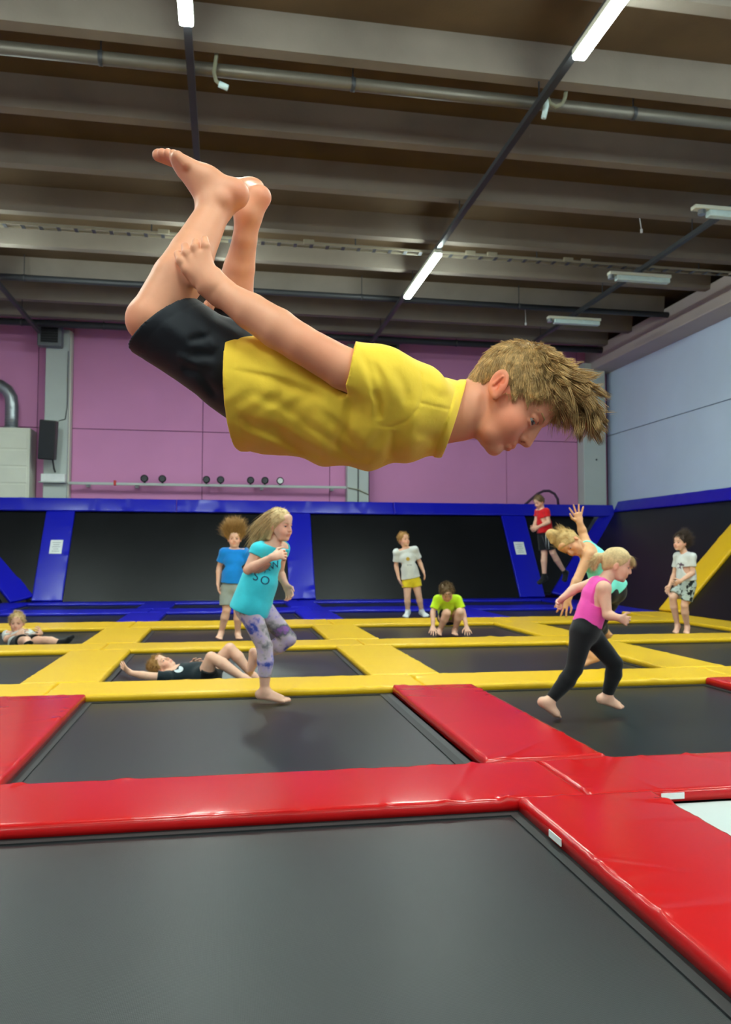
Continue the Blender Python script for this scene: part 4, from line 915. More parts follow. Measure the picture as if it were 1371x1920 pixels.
blob = [(math.cos(2*math.pi*k/14)*1.5, math.sin(2*math.pi*k/14)) for k in range(14)]+[(0, 0)]; bf = [(k, (k+1) % 14, 14) for k in range(14)]
project(root, sh, blob, bf, 335, 1255, 6.0, D, .2, m_plain('white_print', (206, 214, 220), .8), 'print')

# ---- boy reclining in white
D = depth_of(np.array([-2.1, 9.75, 0]))
make_person('person', 'blond boy in white shirt and black shorts reclining on the trampoline', D,
    dict(head=(32, 1167, -.05), neck=(33, 1185, 0), sh_r=(13, 1190, .02), sh_l=(54, 1189, .02), el_r=(12, 1200, -.12), wr_r=(33, 1189, -.2), ha_r=(44, 1186, -.2),
         el_l=(67, 1197, -.1), wr_l=(77, 1188, -.12), ha_l=(72, 1182, -.2), pel=(38, 1205, -.14), hip_r=(34, 1205, -.16), hip_l=(47, 1205, -.14),
         kn_r=(50, 1201, -.42), an_r=(52, 1212, -.66), to_r=(54, 1203, -.72), kn_l=(86, 1201, -.26), an_l=(116, 1206, -.3), to_l=(136, 1192, -.3)),
    (.25, -.1, -1), (0, 1, .1), .205, .98, outfit(tee(C_WHITE, .6, .02, .012), shorts(C_BLACK, .55), socks(C_BLACK, 'l'), socks(C_BLACK, 'r')), H_BLOND, short_hair(260, .035, .004, .05), vox=.0065, hands=(.6, .6), lift=False)

# ---- child in blue with flying hair
D = Dfloor(430, 1199)
def hair_fly(root, J, g, I, mat, vox):
    P = hairP(J); h = J['hh']; rr = np.random.RandomState(9)
    ex = [EC(P(0, -.1, .4), P(.08, -.1, .85), (.33*h, .3*h), (.3*h, .24*h), J['r'], .03), EC(P(.3, -.05, .1), P(.47, -.05, .25), .12*h, .14*h, None, .03), EC(P(-.3, -.05, .1), P(-.5, -.05, .45), .12*h, .14*h, None, .03),
          EC(P(.2, -.1, .8), P(.38, -.1, 1.1), .17*h, .1*h, None, .03), EC(P(-.25, -.1, .7), P(-.42, -.1, 1.05), .16*h, .08*h, None, .03)]
    garment('hair', root, cap_prims(J, .05), 0, cap_clips(J, -.3, .1), mat, .006, .008, 2, free=ex, fx=(90, 60, 30))
    R, L = scalp(J, 900, lambda p: True, 5, .05); d = L*np.array([.95, .5, .3])+np.array([0, 0, 1.0]); 
    strands('hair_locks', R, todir(J, d)+rr.randn(900, 3)*.22, rr.uniform(.09, .19, 900), mat, root, .0038, 5, J['u']*.3, .5, 3)
make_person('person', 'child in blue shirt and grey shorts standing with hair flying upward', D,
    dict(head=(440, 1012), neck=(439, 1032), sh_r=(420, 1038, 0), sh_l=(459, 1038, .0), el_r=(411, 1067, .03), wr_r=(409, 1096, -.02), ha_r=(410, 1115, -.04),
         el_l=(470, 1067, .05), wr_l=(473, 1095, .02), ha_l=(474, 1112, .02), pel=(436, 1100), hip_r=(426, 1108, 0), hip_l=(446, 1108, 0),
         kn_r=(425, 1146, -.04), an_r=(415, 1188, .03), to_r=(410, 1200, -.13), kn_l=(446, 1148, -.02), an_l=(446, 1190, .05), to_l=(449, 1200, -.1)),
    (.12, -.02, -1), (0, 1, 0), .2, .98, outfit(tee(C_BLUE, .62, -.03, .014), shorts(C_GREY, .78)), H_SAND, hair_fly, vox=.0065, hands=(.4, .4))

# ---- boy in white shirt and yellow shorts
D = Dfloor(775, 1157)
root, J, I = make_person('person', 'boy in white shirt, yellow shorts and white socks standing and looking aside', D,
    dict(head=(757, 1013), neck=(763, 1030), sh_r=(744, 1037, 0), sh_l=(778, 1032, .0), el_r=(743, 1062, .03), wr_r=(748, 1086, -.02), ha_r=(752, 1098, -.03),
         el_l=(787, 1055, .05), wr_l=(794, 1072, 0), ha_l=(798, 1085, -.02), pel=(771, 1085), hip_r=(764, 1092, 0), hip_l=(779, 1091, 0),
         kn_r=(764, 1119, -.04), an_r=(765, 1148, .03), to_r=(760, 1158, -.15), kn_l=(785, 1117, -.03), an_l=(791, 1148, .05), to_l=(801, 1157, -.06)),
    (.6, .12, -.75), (-.15, 1, .1), .21, 1.03, outfit(tee(C_WHITE, .7, .0, .015), shorts(C_YSH, .42), socks(C_SOCKW, 'l'), socks(C_SOCKW, 'r')), H_SAND, short_hair(220, .03, .004, .04), vox=.0075, hands=(.4, .4))
sh = kid(root, 'shirt'); project(root, sh, [(x/1.5, y) for x, y in blob], bf, 765, 1048, 3.6, D, 0, INKY, 'print'); text_on(root, sh, 'ww', 768, 1059, 7, D, 0, INKG)

# ---- crouching boy in lime
D = Dfloor(838, 1193)
make_person('person', 'boy in lime shirt crouching with both hands down on the trampoline', D,
    dict(head=(838, 1117, -.05), neck=(838, 1130, .12), sh_r=(821, 1131, .12), sh_l=(857, 1131, .12), el_r=(812, 1153, .08), wr_r=(812, 1182, -.02), ha_r=(811, 1193, -.1),
         el_l=(868, 1152, .08), wr_l=(875, 1182, -.02), ha_l=(878, 1193, -.1), pel=(842, 1163, .42), hip_r=(832, 1165, .38), hip_l=(852, 1165, .38),
         kn_r=(838, 1156, .0), an_r=(825, 1188, .16), to_r=(822, 1196, -.02), kn_l=(862, 1154, .0), an_l=(853, 1188, .16), to_l=(853, 1197, -.02)),
    (.12, -.75, -.7), (-.05, .75, -.6), .205, 1.0, outfit(tee(C_LIME, .8, -.11, .016, neckup=.075, nk=.2), shorts(C_BLACK, .7)), H_BROWN, short_hair(320, .035, .004, .05, front=.1), vox=.0065, hands=(.15, .15), pn=dict(l=(0, -.4, 1), r=(0, -.4, 1)))

# ---- boy in red jumping by the wall
D = depth_of(np.array([5.5, 14.2, 0]))
C_STRIPE = m_plain('white_stripe', (205, 210, 210), .8)
root, J, I = make_person('person', 'boy in red shirt and black striped shorts jumping by the blue wall', D,
    dict(head=(1011, 941), neck=(1016, 955), sh_l=(1025, 959, -.12), sh_r=(1009, 959, .14), el_l=(1029, 979, -.16), wr_l=(1010, 988, -.22), ha_l=(998, 994, -.24),
         el_r=(1005, 978, .14), wr_r=(1001, 989, .02), ha_r=(996, 994, -.04), pel=(1023, 997), hip_l=(1027, 1003, -.09), hip_r=(1018, 1003, .08),
         kn_r=(1021, 1038, .02), an_r=(1021, 1082, .06), to_r=(1009, 1094, -.04), kn_l=(1037, 1036, -.1), an_l=(1060, 1074, .06), to_l=(1058, 1090, -.04)),
    (-.7, -.45, -.45), (-.2, 1, -.1), .225, 1.2, outfit(tee(C_REDT, .5, .01, .014), shorts(C_BLACK, .82, flare=.02), socks(C_BLACK, 'l', nm='shoe', infl=.009), socks(C_BLACK, 'r', nm='shoe', infl=.009)), H_BROWN, short_hair(240, .03, .004, .04), vox=.0075, hands=(.9, .9), notouch=True)
st = [(x, y) for y in np.linspace(-1, 1, 9) for x in (-.16, .16)]; sf = [(2*k, 2*k+1, 2*k+3, 2*k+2) for k in range(8)]
project(root, kid(root, 'shorts'), st, sf, 1026, 1012, 17, D, .06, C_STRIPE, 'stripe')

# ---- boy in black and white shorts by the yellow divider
D = Dfloor(1280, 1188)
def hair_blow(root, J, g, I, mat, vox):
    short_hair(260, .04, .004, .05, .2)(root, J, g, I, mat, vox)
    R, L = scalp(J, 320, lambda p: p[1] < .15, 6, .05); rr = np.random.RandomState(6)
    strands('hair_locks', R, todir(J, L*np.array([1, .3, 1])+np.array([0, -.8, .25]))+rr.randn(320, 3)*.25, rr.uniform(.05, .12, 320), mat, root, .0035, 4, J['u']*.2, .5, 3)
root, J, I = make_person('person', 'dark-haired boy in white shirt and black and white shorts by the yellow divider', D,
    dict(head=(1277, 1020), neck=(1283, 1039), sh_l=(1298, 1047, -.10), sh_r=(1271, 1046, .13), el_l=(1299, 1077, -.12), wr_l=(1277, 1092, -.2), ha_l=(1264, 1098, -.2),
         el_r=(1265, 1079, .16), wr_r=(1256, 1101, .1), ha_r=(1251, 1113, .08), pel=(1288, 1091), hip_l=(1293, 1099, -.07), hip_r=(1282, 1099, .08),
         kn_r=(1262, 1124, .02), an_r=(1271, 1176, .08), to_r=(1266, 1190, -.02), kn_l=(1284, 1138, -.08), an_l=(1289, 1178, .0), to_l=(1287, 1191, -.1)),
    (-.9, .02, -.42), (0, 1, 0), .2, .95, outfit(tee(C_WHITE, .62, .0, .012), shorts(C_BW, .78)), H_DARK, hair_blow, vox=.0065, hands=(.5, .4))
sh = kid(root, 'shirt'); project(root, sh, [(x*.8, y*1.1*(1 if i % 2 else .6)) for i, (x, y) in enumerate(blob)], bf, 1276, 1061, 6.0, D, 0, INKD, 'print')
# ================================================================== the tumbling boy
D0 = 1.65
def Q(x, y, w=0.0): return PX(x, y, D0+w)
SKINH = m_skin('skin_rosy', (231, 160, 125)); H_HERO = m_hair('dirty_blond_hair', (202, 162, 106), .3)
C_YEL = m_cloth('yellow_cotton', (255, 208, 66), .05, .8, .3, .004, 34); C_BSH = m_cloth('black_sport_cloth', (34, 36, 42), .1, .6, .15, .003, 60)
DEP = CF
hf = nv(cv(.54, -.84, -.20)); hr, hf, hu = headframe(hf, cv(.84, .54, -.04)); HC = Q(958, 745, .0); HH = .213
def HP(x, y, z): return HC+(hr*x+hf*y+hu*z)*HH
P = []
# trunk
P += [EC(Q(510, 735), Q(600, 758), (.105, .075), (.11, .075), DEP, .01), EC(Q(600, 758), Q(710, 775), (.11, .075), (.12, .08), DEP, .01), EC(Q(710, 775), Q(800, 778), (.12, .075), (.085, .055), DEP, .01),
      EC(Q(722, 725, -.13), Q(735, 740, .14), .048, None, None, .04)]
# neck and head
P += [EC(Q(815, 778), Q(862, 772), (.06, .062), (.052, .053), DEP, .03), EC(Q(862, 772), HP(0, -.12, -.22), (.052, .053), (.05, .052), DEP, .03)]
P += head_prims(HC, hr, hf, hu, HH, ears=False)
for s in (-1, 1):
    eu = nv(hu*.82-hf*.57); ef = nv(hf*.82+hu*.57); e1 = nv(hr*s-ef*.30); e2 = nv(ef+hr*s*.30); M = np.stack([e1, e2, eu])
    c = HP(s*.350, -.09, -.085)
    P += [EL(c+e1*.004, M, np.array([.0075, .019, .030]), .005), EL(c+e1*.012+ef*.002+eu*.002, M, np.array([.0065, .012, .021]), .004, True),
          EC(c+e1*.004-eu*.028+ef*.004, c+e1*.004-eu*.022+ef*.008, .0065, None, None, .006), EC(c+e1*.009-eu*.004+ef*.008, c+e1*.009-eu*.014+ef*.009, .004, None, None, .004),
          EC(c+e1*.0095+ef*.003+eu*.014, c+e1*.008-ef*.006-eu*.006, .0028, None, None, .004)]
P += [EC(HP(.03, .42, -.150), HP(.05, .448, -.165), .0035, None, None, .003, sub=True), EC(HP(-.03, .42, -.150), HP(-.05, .448, -.165), .0035, None, None, .003, sub=True)]
# near (right) leg
near = [(Q(288, 597, -.14), .046), (Q(333, 524, -.125), .048), (Q(360, 476, -.10), .0425), (Q(402, 394, -.055), .031)]
P += [EC(Q(490, 720, -.05), near[0][0], .048, .046, None, .02)]
for (a, ra), (b, rb) in zip(near[:-1], near[1:]): P.append(EC(a, b, ra, rb, None, .005))
P += [EL(Q(264, 602, -.14), np.eye(3), np.array([.024, .028, .030]), .02)]
ft = -.05
P += [EC(Q(405, 385, ft), Q(439, 364, ft), .031, .0265, None, .02), EC(Q(439, 364, ft), Q(388, 338, ft), (.027, .0255), (.031, .024), DEP, .018), EC(Q(388, 338, ft), Q(336, 305, ft), (.031, .024), (.038, .0145), DEP, .02),
      EC(Q(398, 374, ft), Q(350, 322, ft), .026, .012, None, .03), EL(Q(418, 372, ft-.028), np.eye(3), np.array([.012, .010, .013]), .012)]
for i, (x, y, r_) in enumerate(((334, 291, .0085), (325, 288.5, .0085), (315, 287, .009), (304, 287, .0092), (297, 291, .0125))):
    w = ft-.034+i*.0165; P += [EC(Q(348-i*2, 307-i*.5, w*.9+ft*.1), Q(x, y, w), r_*1.2, r_, None, .008)]
# far (left) leg
far = [(Q(408, 625, .20), .052), (Q(438, 552, .16), .044), (Q(449, 502, .13), .034), (Q(459, 450, .10), .0265), (Q(466, 400, .08), .027)]
P += [EC(Q(520, 728, .07), far[0][0], .05, .048, None, .02)]
for (a, ra), (b, rb) in zip(far[:-1], far[1:]): P.append(EC(a, b, ra, rb, None, .005))
P += [EC(Q(466, 398, .08), Q(484, 370, .075), .028, .0225, None, .02), EC(Q(484, 370, .075), Q(466, 352, .15), (.026, .022), (.032, .020), CR, .018), EC(Q(466, 352, .15), Q(452, 344, .22), (.032, .02), (.034, .012), CR, .015)]
for i in range(5): P.append(EC(Q(440+i*6, 344, .22), Q(437+i*6, 341, .25), .009, None, None, .006))
# near (right) arm
arm = [(Q(728, 724, -.13), .046), (Q(645, 691, -.175), .0385), (Q(562, 643, -.185), .0345), (Q(520, 616, -.185), .0365), (Q(470, 584, -.18), .033), (Q(416, 549, -.172), .0245)]
for (a, ra), (b, rb) in zip(arm[:-1], arm[1:]): P.append(EC(a, b, ra, rb, None, .005))
hw = -.182
P += [EC(Q(414, 548, -.173), Q(393, 528, hw), (.027, .021), (.030, .016), nv(Q(393, 500, hw)-Q(365, 528, hw)), .012)]
knk = [(350, 506), (358, 492), (371, 482), (386, 478)]
for i, (x, y) in enumerate(knk): P.append(EC(Q(396, 534, hw+.002), Q(x, y, hw-.002), .015, .0105, None, .012))
P += [EC(Q(380, 520, hw+.004), Q(368, 502, hw+.004), (.024, .012), (.022, .011), nv(Q(393, 500, hw)-Q(365, 528, hw)), .01)]
fing = [((350, 506), (339, 489), (333.5, 476)), ((358, 492), (350, 474), (347, 461)), ((371, 482), (366, 464), (367, 453)), ((386, 478), (386, 461), (384, 448))]
for i, (a, b, c) in enumerate(fing):
    r_ = .0084 if i < 3 else .0077
    P += [EC(Q(*a, hw-.003), Q(*b, hw-.006), r_*1.08, r_, None, .003), EC(Q(*b, hw-.006), Q(*c, hw+.004), r_, r_*.86, None, .003)]
P += [EC(Q(390, 540, hw+.012), Q(358, 524, hw+.022), .013, .011, None, .008), EC(Q(358, 524, hw+.022), Q(337, 511, hw+.02), .0105, .008, None, .006)]
# far (left) arm, mostly hidden behind the near one
fa = [(Q(740, 728, .15), .046), (Q(575, 655, .17), .034), (Q(462, 592, .13), .024)]
for (a, ra), (b, rb) in zip(fa[:-1], fa[1:]): P.append(EC(a, b, ra, rb, None, .005))
P += hand_prims(Q(462, 592, .13), Q(440, 580, .12)-Q(462, 592, .13), -CU, True, .13, .9, .05, .003)
def win(lo, hi, h): return [(min(a, b), max(a, b), h) for a, b in zip(lo, hi)]
hl, hh_ = HC-.135, HC+.135
fine = [[(hl[i], hh_[i], .002)] for i in range(3)]
hd0 = Q(350, 500, hw); 
for i in range(3): fine[i].append((hd0[i]-.06, hd0[i]+.06, .0024))
G = grid_for(P, .0036, 0, fine); V, F = surfnet(field(P, G), G); V = relax(V, F, 1, .3)
base = Q(620, 880)
root = empty('person', tuple(Q(600, 885)), 'boy in yellow shirt and black shorts tumbling face down through the air', 'person')
sp = head_spots(HC, hr, hf, hu, HH)+[(HP(.25, .2, -.22), .05, (1, .82, .80)), (Q(590, 660, -.22), .06, (1, .88, .85)), (Q(448, 366, -.07), .03, (1, .80, .76)), (Q(495, 372, .07), .025, (1, .80, .76)), (Q(245, 605, -.16), .05, (1, .88, .84)), (Q(300, 290, -.05), .03, (1, .84, .82))]
sp += [(HP(.36, -.11, -.08), .034, (1, .72, .66))]
mesh_obj('body', V, F, SKINH, root, True, tint=tints(V, sp))
eyes(root, HC, hr, hf, hu, HH, look=-hu*.12+hr*.45); brows(root, HC, hr, hf, hu, HH, H_HERO)
for s in (-1, 1):           # upper lid with lashes
    m = MB(); m.tube([tuple(HP(s*x, y, z)) for x, y, z in ((.085, .362, .022), (.12, .384, .04), (.16, .38, .042), (.195, .352, .03), (.215, .33, .016))], [.0008, .0013, .0014, .0013, .0008], 6).build('eyelid', m_plain('lash_brown', (120, 84, 62), .6) if s < 0 else MATS['lash_brown'], root, True)
# ---- shirt
def pixgrid(G):
    X = G[0][:, None, None]-CAM[0]; Y = G[1][None, :, None]-CAM[1]; Z = G[2][None, None, :]-CAM[2]
    w = X*CF[0]+Y*CF[1]+Z*CF[2]
    return W/2+FPX*(X*CR[0]+Y*CR[1]+Z*CR[2])/w, H/2-FPX*(X*CU[0]+Y*CU[1]+Z*CU[2])/w, w-D0
def seg_crease(px, py, x0, y0, x1, y1, wd):
    dx, dy = x1-x0, y1-y0; L2 = dx*dx+dy*dy; t = ((px-x0)*dx+(py-y0)*dy)/L2; tc = np.clip(t, 0, 1)
    d2 = (px-x0-tc*dx)**2+(py-y0-tc*dy)**2; return np.exp(-d2/(wd*wd))*np.clip(1.15-np.abs(2*tc-1)**3, 0, 1)
def smin(a, b, k): h = np.clip(.5+.5*(b-a)/k, 0, 1); return b+(a-b)*h-k*h*(1-h)
def plane(G, Pt, N): N = nv(N); return (G[0][:, None, None]-Pt[0])*N[0]+(G[1][None, :, None]-Pt[1])*N[1]+(G[2][None, None, :]-Pt[2])*N[2]
st = [(395, 742, .114, .166), (520, 745, .110, .166), (620, 766, .114, .162), (700, 776, .110, .165), (768, 781, .090, .162), (822, 784, .074, .115), (890, 768, .062, .07)]
TS = [EC(Q(a[0], a[1]), Q(b[0], b[1]), (a[3], a[2]), (b[3], b[2]), DEP, .03, .5) for a, b in zip(st[:-1], st[1:])]
TS += [EC(Q(395, 706, -.095), Q(520, 712, -.09), .082, .078, None, .03), EC(Q(520, 712, -.09), Q(640, 745, -.08), .078, .07, None, .02)]
sleeve = [EC(Q(775, 750, -.09), Q(715, 718, -.135), .075, .062, None, .03), EC(Q(715, 718, -.135), Q(630, 680, -.178), .062, .0495, None, .03)]
sleeve_f = [EC(Q(775, 750, .09), Q(720, 722, .14), .072, .06, None, .03), EC(Q(720, 722, .14), Q(640, 690, .16), .06, .05, None, .03)]
G = grid_for(TS+sleeve+sleeve_f, .003); 
D = field(TS, G); S1 = np.maximum(field(sleeve, G), plane(G, Q(656, 693, -.17), cv(-.97, .18, -.05))); S2 = np.maximum(field(sleeve_f, G), plane(G, Q(660, 695, .16), cv(-.95, .3, .05)))
D = smin(smin(D, S1, .02), S2, .03)
px, py, w = pixgrid(G); nearside = np.clip((.03-w)/.08, 0, 1)
FOLDS = [([(698, 730), (707, 758), (706, 788)], 6, .014, 1), ([(655, 745), (645, 790), (622, 842)], 9, .011, 1), ([(560, 672), (600, 702), (640, 728), (672, 744)], 8, .010, -1), ([(505, 706), (560, 722), (620, 746)], 8, .008, -1),
         ([(450, 692), (520, 708), (585, 738)], 6, .005, -1), ([(735, 805), (732, 830), (722, 858)], 7, .010, 1), ([(716, 803), (690, 835), (680, 868)], 8, .007, 1), ([(452, 795), (520, 825), (592, 868)], 7, .008, 1),
         ([(500, 790), (570, 832), (642, 874)], 7, .008, -1), ([(560, 790), (620, 832), (680, 872)], 7, .006, 1), ([(600, 765), (650, 804), (690, 852)], 8, .006, -1), ([(672, 660), (690, 700), (698, 735)], 6, .007, 1),
         ([(700, 672), (720, 710), (730, 762)], 7, .007, -1), ([(735, 690), (752, 725), (762, 762)], 8, .006, 1), ([(470, 745), (520, 762), (568, 792)], 9, .006, 1), ([(430, 770), (480, 790), (530, 800)], 9, .005, -1),
         ([(530, 650), (556, 668), (592, 692)], 8, .010, 1), ([(600, 850), (660, 862), (720, 866)], 8, .005, 1), ([(770, 815), (800, 822), (824, 838)], 9, .005, 1), ([(800, 720), (822, 736), (846, 742)], 8, .004, -1)]
def drape(px, py, poly, wd):
    best = None; sg = None; tt = None; n = len(poly)-1
    for i in range(n):
        (x0, y0), (x1, y1) = poly[i], poly[i+1]; dx, dy = x1-x0, y1-y0; L = math.hypot(dx, dy); t = np.clip(((px-x0)*dx+(py-y0)*dy)/(L*L), 0, 1)
        d2 = (px-x0-t*dx)**2+(py-y0-t*dy)**2; s_ = ((px-x0)*dy-(py-y0)*dx)/L
        if best is None: best, sg, tt = d2, s_, (i+t)/n
        else: m = d2 < best; best = np.where(m, d2, best); sg = np.where(m, s_, sg); tt = np.where(m, (i+t)/n, tt)
    q = np.sign(sg)*np.sqrt(best)/wd; return np.exp(-q*q*.5)*(.55+.75*q)*np.clip(1.1-np.abs(2*tt-1)**2.5, 0, 1), best
add = np.zeros_like(D)
for poly, wd, am, sd in FOLDS: add += am*.75*drape(px, py, poly if sd > 0 else poly[::-1], wd)[0]
for poly in ([(789, 700), (793, 735), (785, 765), (762, 790), (735, 801), (712, 798)], [(790, 756), (842, 768)]): add += .0022*np.exp(-drape(px, py, poly, 5)[1]/4.0)
D = D+add*nearside+wav(G, .002, (38, 22, -44), 1.3)*(1-.3*nearside)+0.0010*np.sin(px*.11+py*.07+2*np.sin(py*.05))*nearside*np.clip((640-px)/100, 0, 1)
D = D+.0012*seg_crease(px, py, 416, 690, 520, 708, 2.5)*nearside
# hem, stitched turn-up, collar
hemP = plane(G, Q(446, 740), cv(-1, .0, .0)); colP = plane(G, Q(850, 789), cv(.945, -.30, -.03))
D = D+.0014*np.exp(-((hemP+.022)/.0022)**2)-.0022*np.clip((colP+.016)/.002, 0, 1)+.0012*np.exp(-((colP+.018)/.002)**2)
sleP = plane(G, Q(656, 693, -.17), cv(-.97, .18, -.05)); near_s = np.clip((-w-.09)/.03, 0, 1)
D = np.maximum(np.maximum(D, hemP), colP)
inner = field([EC(Q(a[0], a[1]), Q(b[0], b[1]), (a[3]-.014, a[2]-.014), (b[3]-.014, b[2]-.014), DEP, .03, .5) for a, b in zip(st[:2], st[1:3])], G); inner = np.maximum(inner, plane(G, Q(505, 745), cv(1, 0, 0)))
D = np.maximum(D, -inner)
D = np.maximum(D, -np.maximum(field([EC(Q(816, 790), Q(905, 766), (.064, .066), (.056, .058), DEP, .02)], G), plane(G, Q(822, 789), cv(-.945, .3, 0))))
D = np.maximum(D, -np.maximum(field([EC(Q(700, 712, -.145), Q(620, 675, -.182), .046, .042, None, .02)], G), plane(G, Q(690, 706, -.15), cv(.95, -.2, 0))))
V, F = surfnet(D, G); V = relax(V, F, 1, .3); mesh_obj('shirt', V, F, C_YEL, root, True)

# ---- shorts
SN = [EC(Q(520, 735, -.01), Q(430, 690, -.05), (.085, .085), (.085, .085), DEP, .02), EC(Q(485, 716, -.06), Q(400, 666, -.08), .074, .079, None, .02), EC(Q(400, 666, -.08), Q(250, 578, -.145), .079, .072, None, .01)]
SF = [EC(Q(510, 718, .09), Q(390, 610, .21), .088, .072, None, .03)]
PL = [EC(Q(560, 745), Q(490, 722), (.13, .085), (.12, .085), DEP, .03)]
G = grid_for(SN+SF+PL, .0032)
A = np.maximum(field(SN, G), plane(G, Q(308, 601, -.14), cv(-.66, .75, 0))); B_ = np.maximum(field(SF, G), plane(G, Q(402, 600, .2), cv(-.5, .8, .3)))
D = smin(smin(A, B_, .02), field(PL, G), .04); px, py, w = pixgrid(G); nearside = np.clip((.02-w)/.06, 0, 1)
add = np.zeros_like(D)
for (a, b, c, d, wd, am) in [(350, 640, 400, 628, 8, .007), (355, 660, 405, 668, 9, .008), (380, 620, 408, 655, 7, -.005), (340, 690, 400, 700, 9, .006), (300, 600, 380, 660, 14, -.004), (375, 700, 408, 745, 8, .006), (330, 665, 380, 690, 8, -.004), (400, 590, 460, 620, 8, .004)]: add += am*seg_crease(px, py, a, b, c, d, wd)
D = D+add*nearside+wav(G, .0025, (30, 26, 35), .7)
hP = plane(G, Q(308, 601, -.14), cv(-.66, .75, 0)); D = D+.0012*np.exp(-((hP+.02)/.002)**2)
D = np.maximum(D, -np.maximum(field([EC(Q(345, 632, -.12), Q(240, 570, -.147), .052, .060, None, .02)], G), plane(G, Q(330, 620, -.13), cv(.66, -.75, 0))))
D = np.maximum(D, plane(G, Q(545, 740), cv(1, 0, 0)))
V, F = surfnet(D, G); V = relax(V, F, 1, .3); mesh_obj('shorts', V, F, C_BSH, root, True)

# ---- hair
Jh = dict(head=HC, r=hr, f=hf, u=hu, hh=HH)
def hline(p):    # p in head units: is there hair here?
    x, y, z = p; ax = abs(x)
    if z < -.33: return False
    lim = .30-.9*max(0, .24-z) if z < .24 else .40
    if ax > .2: lim = min(lim, .17+.35*(z-.05)) if z > .05 else min(lim, .10)
    if z < -.02 and ax > .2 and y > -.17: return y > .0 and y < .085 and z > -.16
    return y < lim
caps = [EL(HP(0, -.055, .13), np.stack([hr, hf, hu]), np.array([.335+.022, .415+.022, .38+.024])*HH, .008), EC(HP(0, -.25, .05), HP(0, -.27, -.2), (.25*HH, .14*HH), (.19*HH, .11*HH), hr, .03),
        EC(HP(0, -.1, .42), HP(0, .26, .47), (.22*HH, .10*HH), (.22*HH, .12*HH), hr, .04)]
fr = [EC(HP(0, .27, .45), HP(0.02, .42, .50), (.2*HH, .085*HH), (.17*HH, .05*HH), hr, .02)]
G = grid_for(caps+fr, .0028); D = field(caps+fr, G)
X = G[0][:, None, None]-HC[0]; Y = G[1][None, :, None]-HC[1]; Z = G[2][None, None, :]-HC[2]
hx, hy, hz = [(X*a[0]+Y*a[1]+Z*a[2])/HH for a in (hr, hf, hu)]
ax = np.abs(hx); lim = np.where(hz < .24, .30-.9*(.24-hz), .62); lim = np.where(ax > .2, np.minimum(lim, np.where(hz > .05, .17+.35*(hz-.05), .09)), lim)
g1 = (hy-lim)*HH*.7; g2 = (-.34-hz)*HH; g3 = np.minimum(np.minimum((-.02-hz), (hy+.19)), np.minimum(.2, ax-.18))*HH; g3 = np.where((hy > .0) & (hy < .085) & (hz > -.15), -1, g3)
D = np.maximum(np.maximum(D, g1), np.maximum(g2, g3))+.0016*np.sin(hx*55)*np.sin(hy*38+hz*30)
V, F = surfnet(D, G); V = relax(V, F, 2, .4); mesh_obj('hair', V, F, H_HERO, root, True, tint=np.ones((len(V), 3))*.8)
rng = np.random.RandomState(21)
# locks: roots sit on the scalp surface, each strand leans toward the guide lock it belongs to
fa_ = np.array(F); e1_ = V[fa_[:, 1]]-V[fa_[:, 0]]; e2_ = V[fa_[:, 3]]-V[fa_[:, 0]]; fn = np.cross(e1_, e2_); ar = np.linalg.norm(fn, axis=1); fn = fn/(ar[:, None]+1e-12)
NS = 15000; pick = rng.choice(len(fa_), NS*2, p=ar/ar.sum()); a_, b_ = rng.rand(NS*2, 1), rng.rand(NS*2, 1)
RT = V[fa_[pick, 0]]+e1_[pick]*a_+e2_[pick]*b_; NR = fn[pick]; rel = (RT-HC)/HH; Lh = np.stack([rel@hr, rel@hf, rel@hu], 1); Nh = np.stack([NR@hr, NR@hf, NR@hu], 1)
ctr = Lh-np.array([0, -.055, .1]); out = (Nh*ctr).sum(1) > .02; keep = out & (Lh[:, 2] > -.325) & ((Nh[:, 2] > -.6) | (Lh[:, 1] < -.1)); RT, Lh, Nh = RT[keep][:NS], Lh[keep][:NS], Nh[keep][:NS]
def flow(L, N):
    topw = np.clip((L[:, 2]-.24)/.16, 0, 1); frw = np.clip((L[:, 1]-.0)/.3, 0, 1)*topw; stand = topw*np.clip((L[:, 1]+.28)/.35, 0, 1)
    tg = L-np.array([0, -.24, .47]); tg = tg/(np.linalg.norm(tg, axis=1)[:, None]+1e-6)+np.array([0, .5, 0]); tg = tg-N*(tg*N).sum(1)[:, None]; tg /= np.linalg.norm(tg, axis=1)[:, None]+1e-6
    d = tg*(1-.3*stand)[:, None]+N*(.10+.42*stand)[:, None]+np.array([0, .35, .05])*frw[:, None]
    ln = .017+.010*np.clip((L[:, 1]+.2)/.3, 0, 1)+.017*stand+.040*frw
    return d/np.linalg.norm(d, axis=1)[:, None], ln, stand, frw
NG = 520; gi = rng.choice(len(RT), NG, replace=False); gd, gl, gs, gf = flow(Lh[gi], Nh[gi]); gw = rng.randn(NG, 3); gd = gd+gw*(.10+.30*gs)[:, None]; gl = gl*rng.uniform(.75, 1.2, NG)
own = np.concatenate([((Lh[k:k+2000, None, :]-Lh[gi][None])**2).sum(2).argmin(1) for k in range(0, len(Lh), 2000)])
d0, l0, s0, f0 = flow(Lh, Nh); d0 = d0+rng.randn(len(d0), 3)*.10; gB = np.array([0, .35, -.5])[None]*gf[:, None]+gw*.25*gs[:, None]
SEG = 6; pts = [RT]; gp = [RT[gi]]; dd = d0.copy(); gg = gd.copy(); ls = gl[own]*rng.uniform(.8, 1.1, len(RT)); cur = RT.copy(); gc = RT[gi].copy()
toW = lambda a: a[:, :1]*hr+a[:, 1:2]*hf+a[:, 2:3]*hu
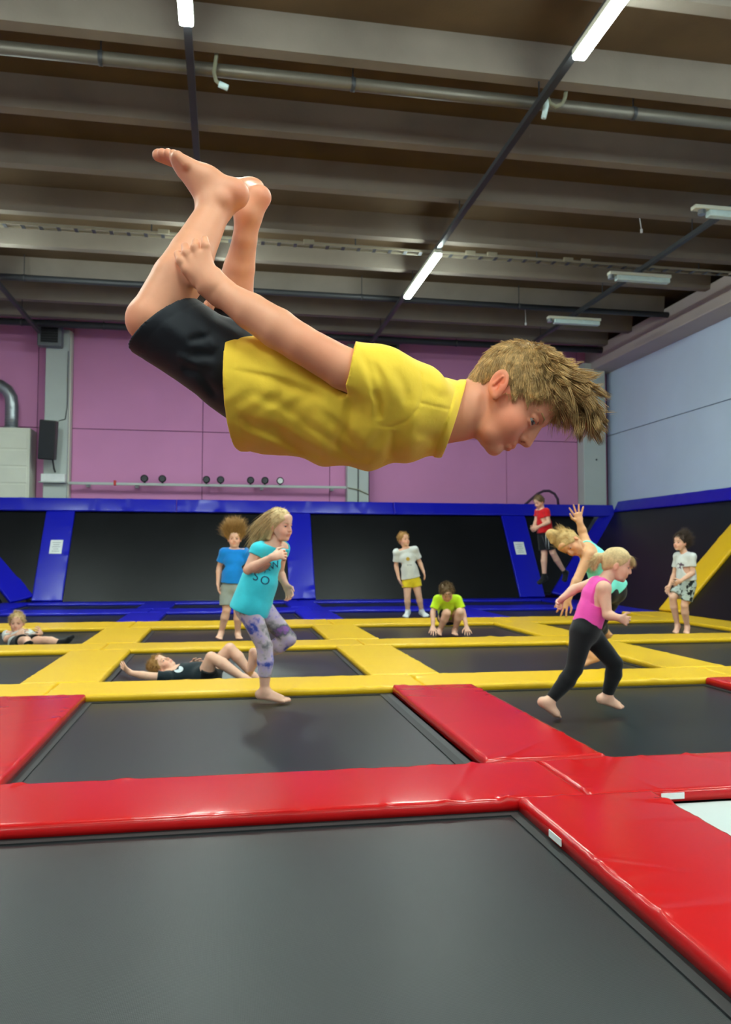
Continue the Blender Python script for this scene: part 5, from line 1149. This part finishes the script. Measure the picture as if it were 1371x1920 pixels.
for s_ in range(1, SEG+1):
    gg = gg+gB/SEG; gg /= np.linalg.norm(gg, axis=1)[:, None]; gc = gc+toW(gg)*(gl/SEG)[:, None]
    dd = dd+gB[own]/SEG; dd /= np.linalg.norm(dd, axis=1)[:, None]; cur = cur+toW(dd)*(ls/SEG)[:, None]; t_ = s_/SEG
    c_ = (.25+.5*s0)[:, None]*t_**1.3; pts.append(cur*(1-c_)+(gc[own]+(RT-RT[gi][own])*(1-.8*t_))*c_)
aX = np.cross(pts[1]-pts[0], rng.randn(len(RT), 3)); aX /= np.linalg.norm(aX, axis=1)[:, None]; bX = np.cross(pts[1]-pts[0], aX); bX /= np.linalg.norm(bX, axis=1)[:, None]
VV = []; wd_ = .00062+.00022*s0
for k in range(SEG):
    q = (1-.7*(k/SEG)**1.5)*wd_
    for m_ in range(3): VV.append(pts[k]+(aX*math.cos(2.094*m_)+bX*math.sin(2.094*m_))*q[:, None])
VV.append(pts[-1]); n_ = len(VV); VV = np.stack(VV, 1).reshape(-1, 3); o_ = np.arange(len(RT))[:, None]*n_; Fq = []; Ft = []
for k in range(SEG-1):
    for m_ in range(3): Fq.append(o_+np.array([[k*3+m_, k*3+(m_+1) % 3, (k+1)*3+(m_+1) % 3, (k+1)*3+m_]]))
for m_ in range(3): Ft.append(o_+np.array([[(SEG-1)*3+m_, (SEG-1)*3+(m_+1) % 3, n_-1]]))
shade = (1+(rng.rand(len(RT), 1)-.5)*.5)*(1-.22*f0[:, None])*(1+(rng.rand(NG, 1)[own]-.5)*.35)
hl_ = mesh_obj('hair_locks', VV, np.concatenate(Fq).tolist()+np.concatenate(Ft).tolist(), H_HERO, root, True, tint=np.repeat(shade, n_, 0)*np.ones(3)); hl_['kind'] = 'stuff'
rr = np.random.RandomState(3); nB = 40
fb = np.array([HP(rr.uniform(-.05, .25), .385+rr.uniform(-.02, .0), rr.uniform(.22, .32)) for _ in range(nB)])
strands('forehead_wisps', fb, hf*.5-hu*.9+rr.randn(nB, 3)*.35, rr.uniform(.012, .03, nB), H_HERO, root, .0006, 5, -hf*.9, .8, 4)
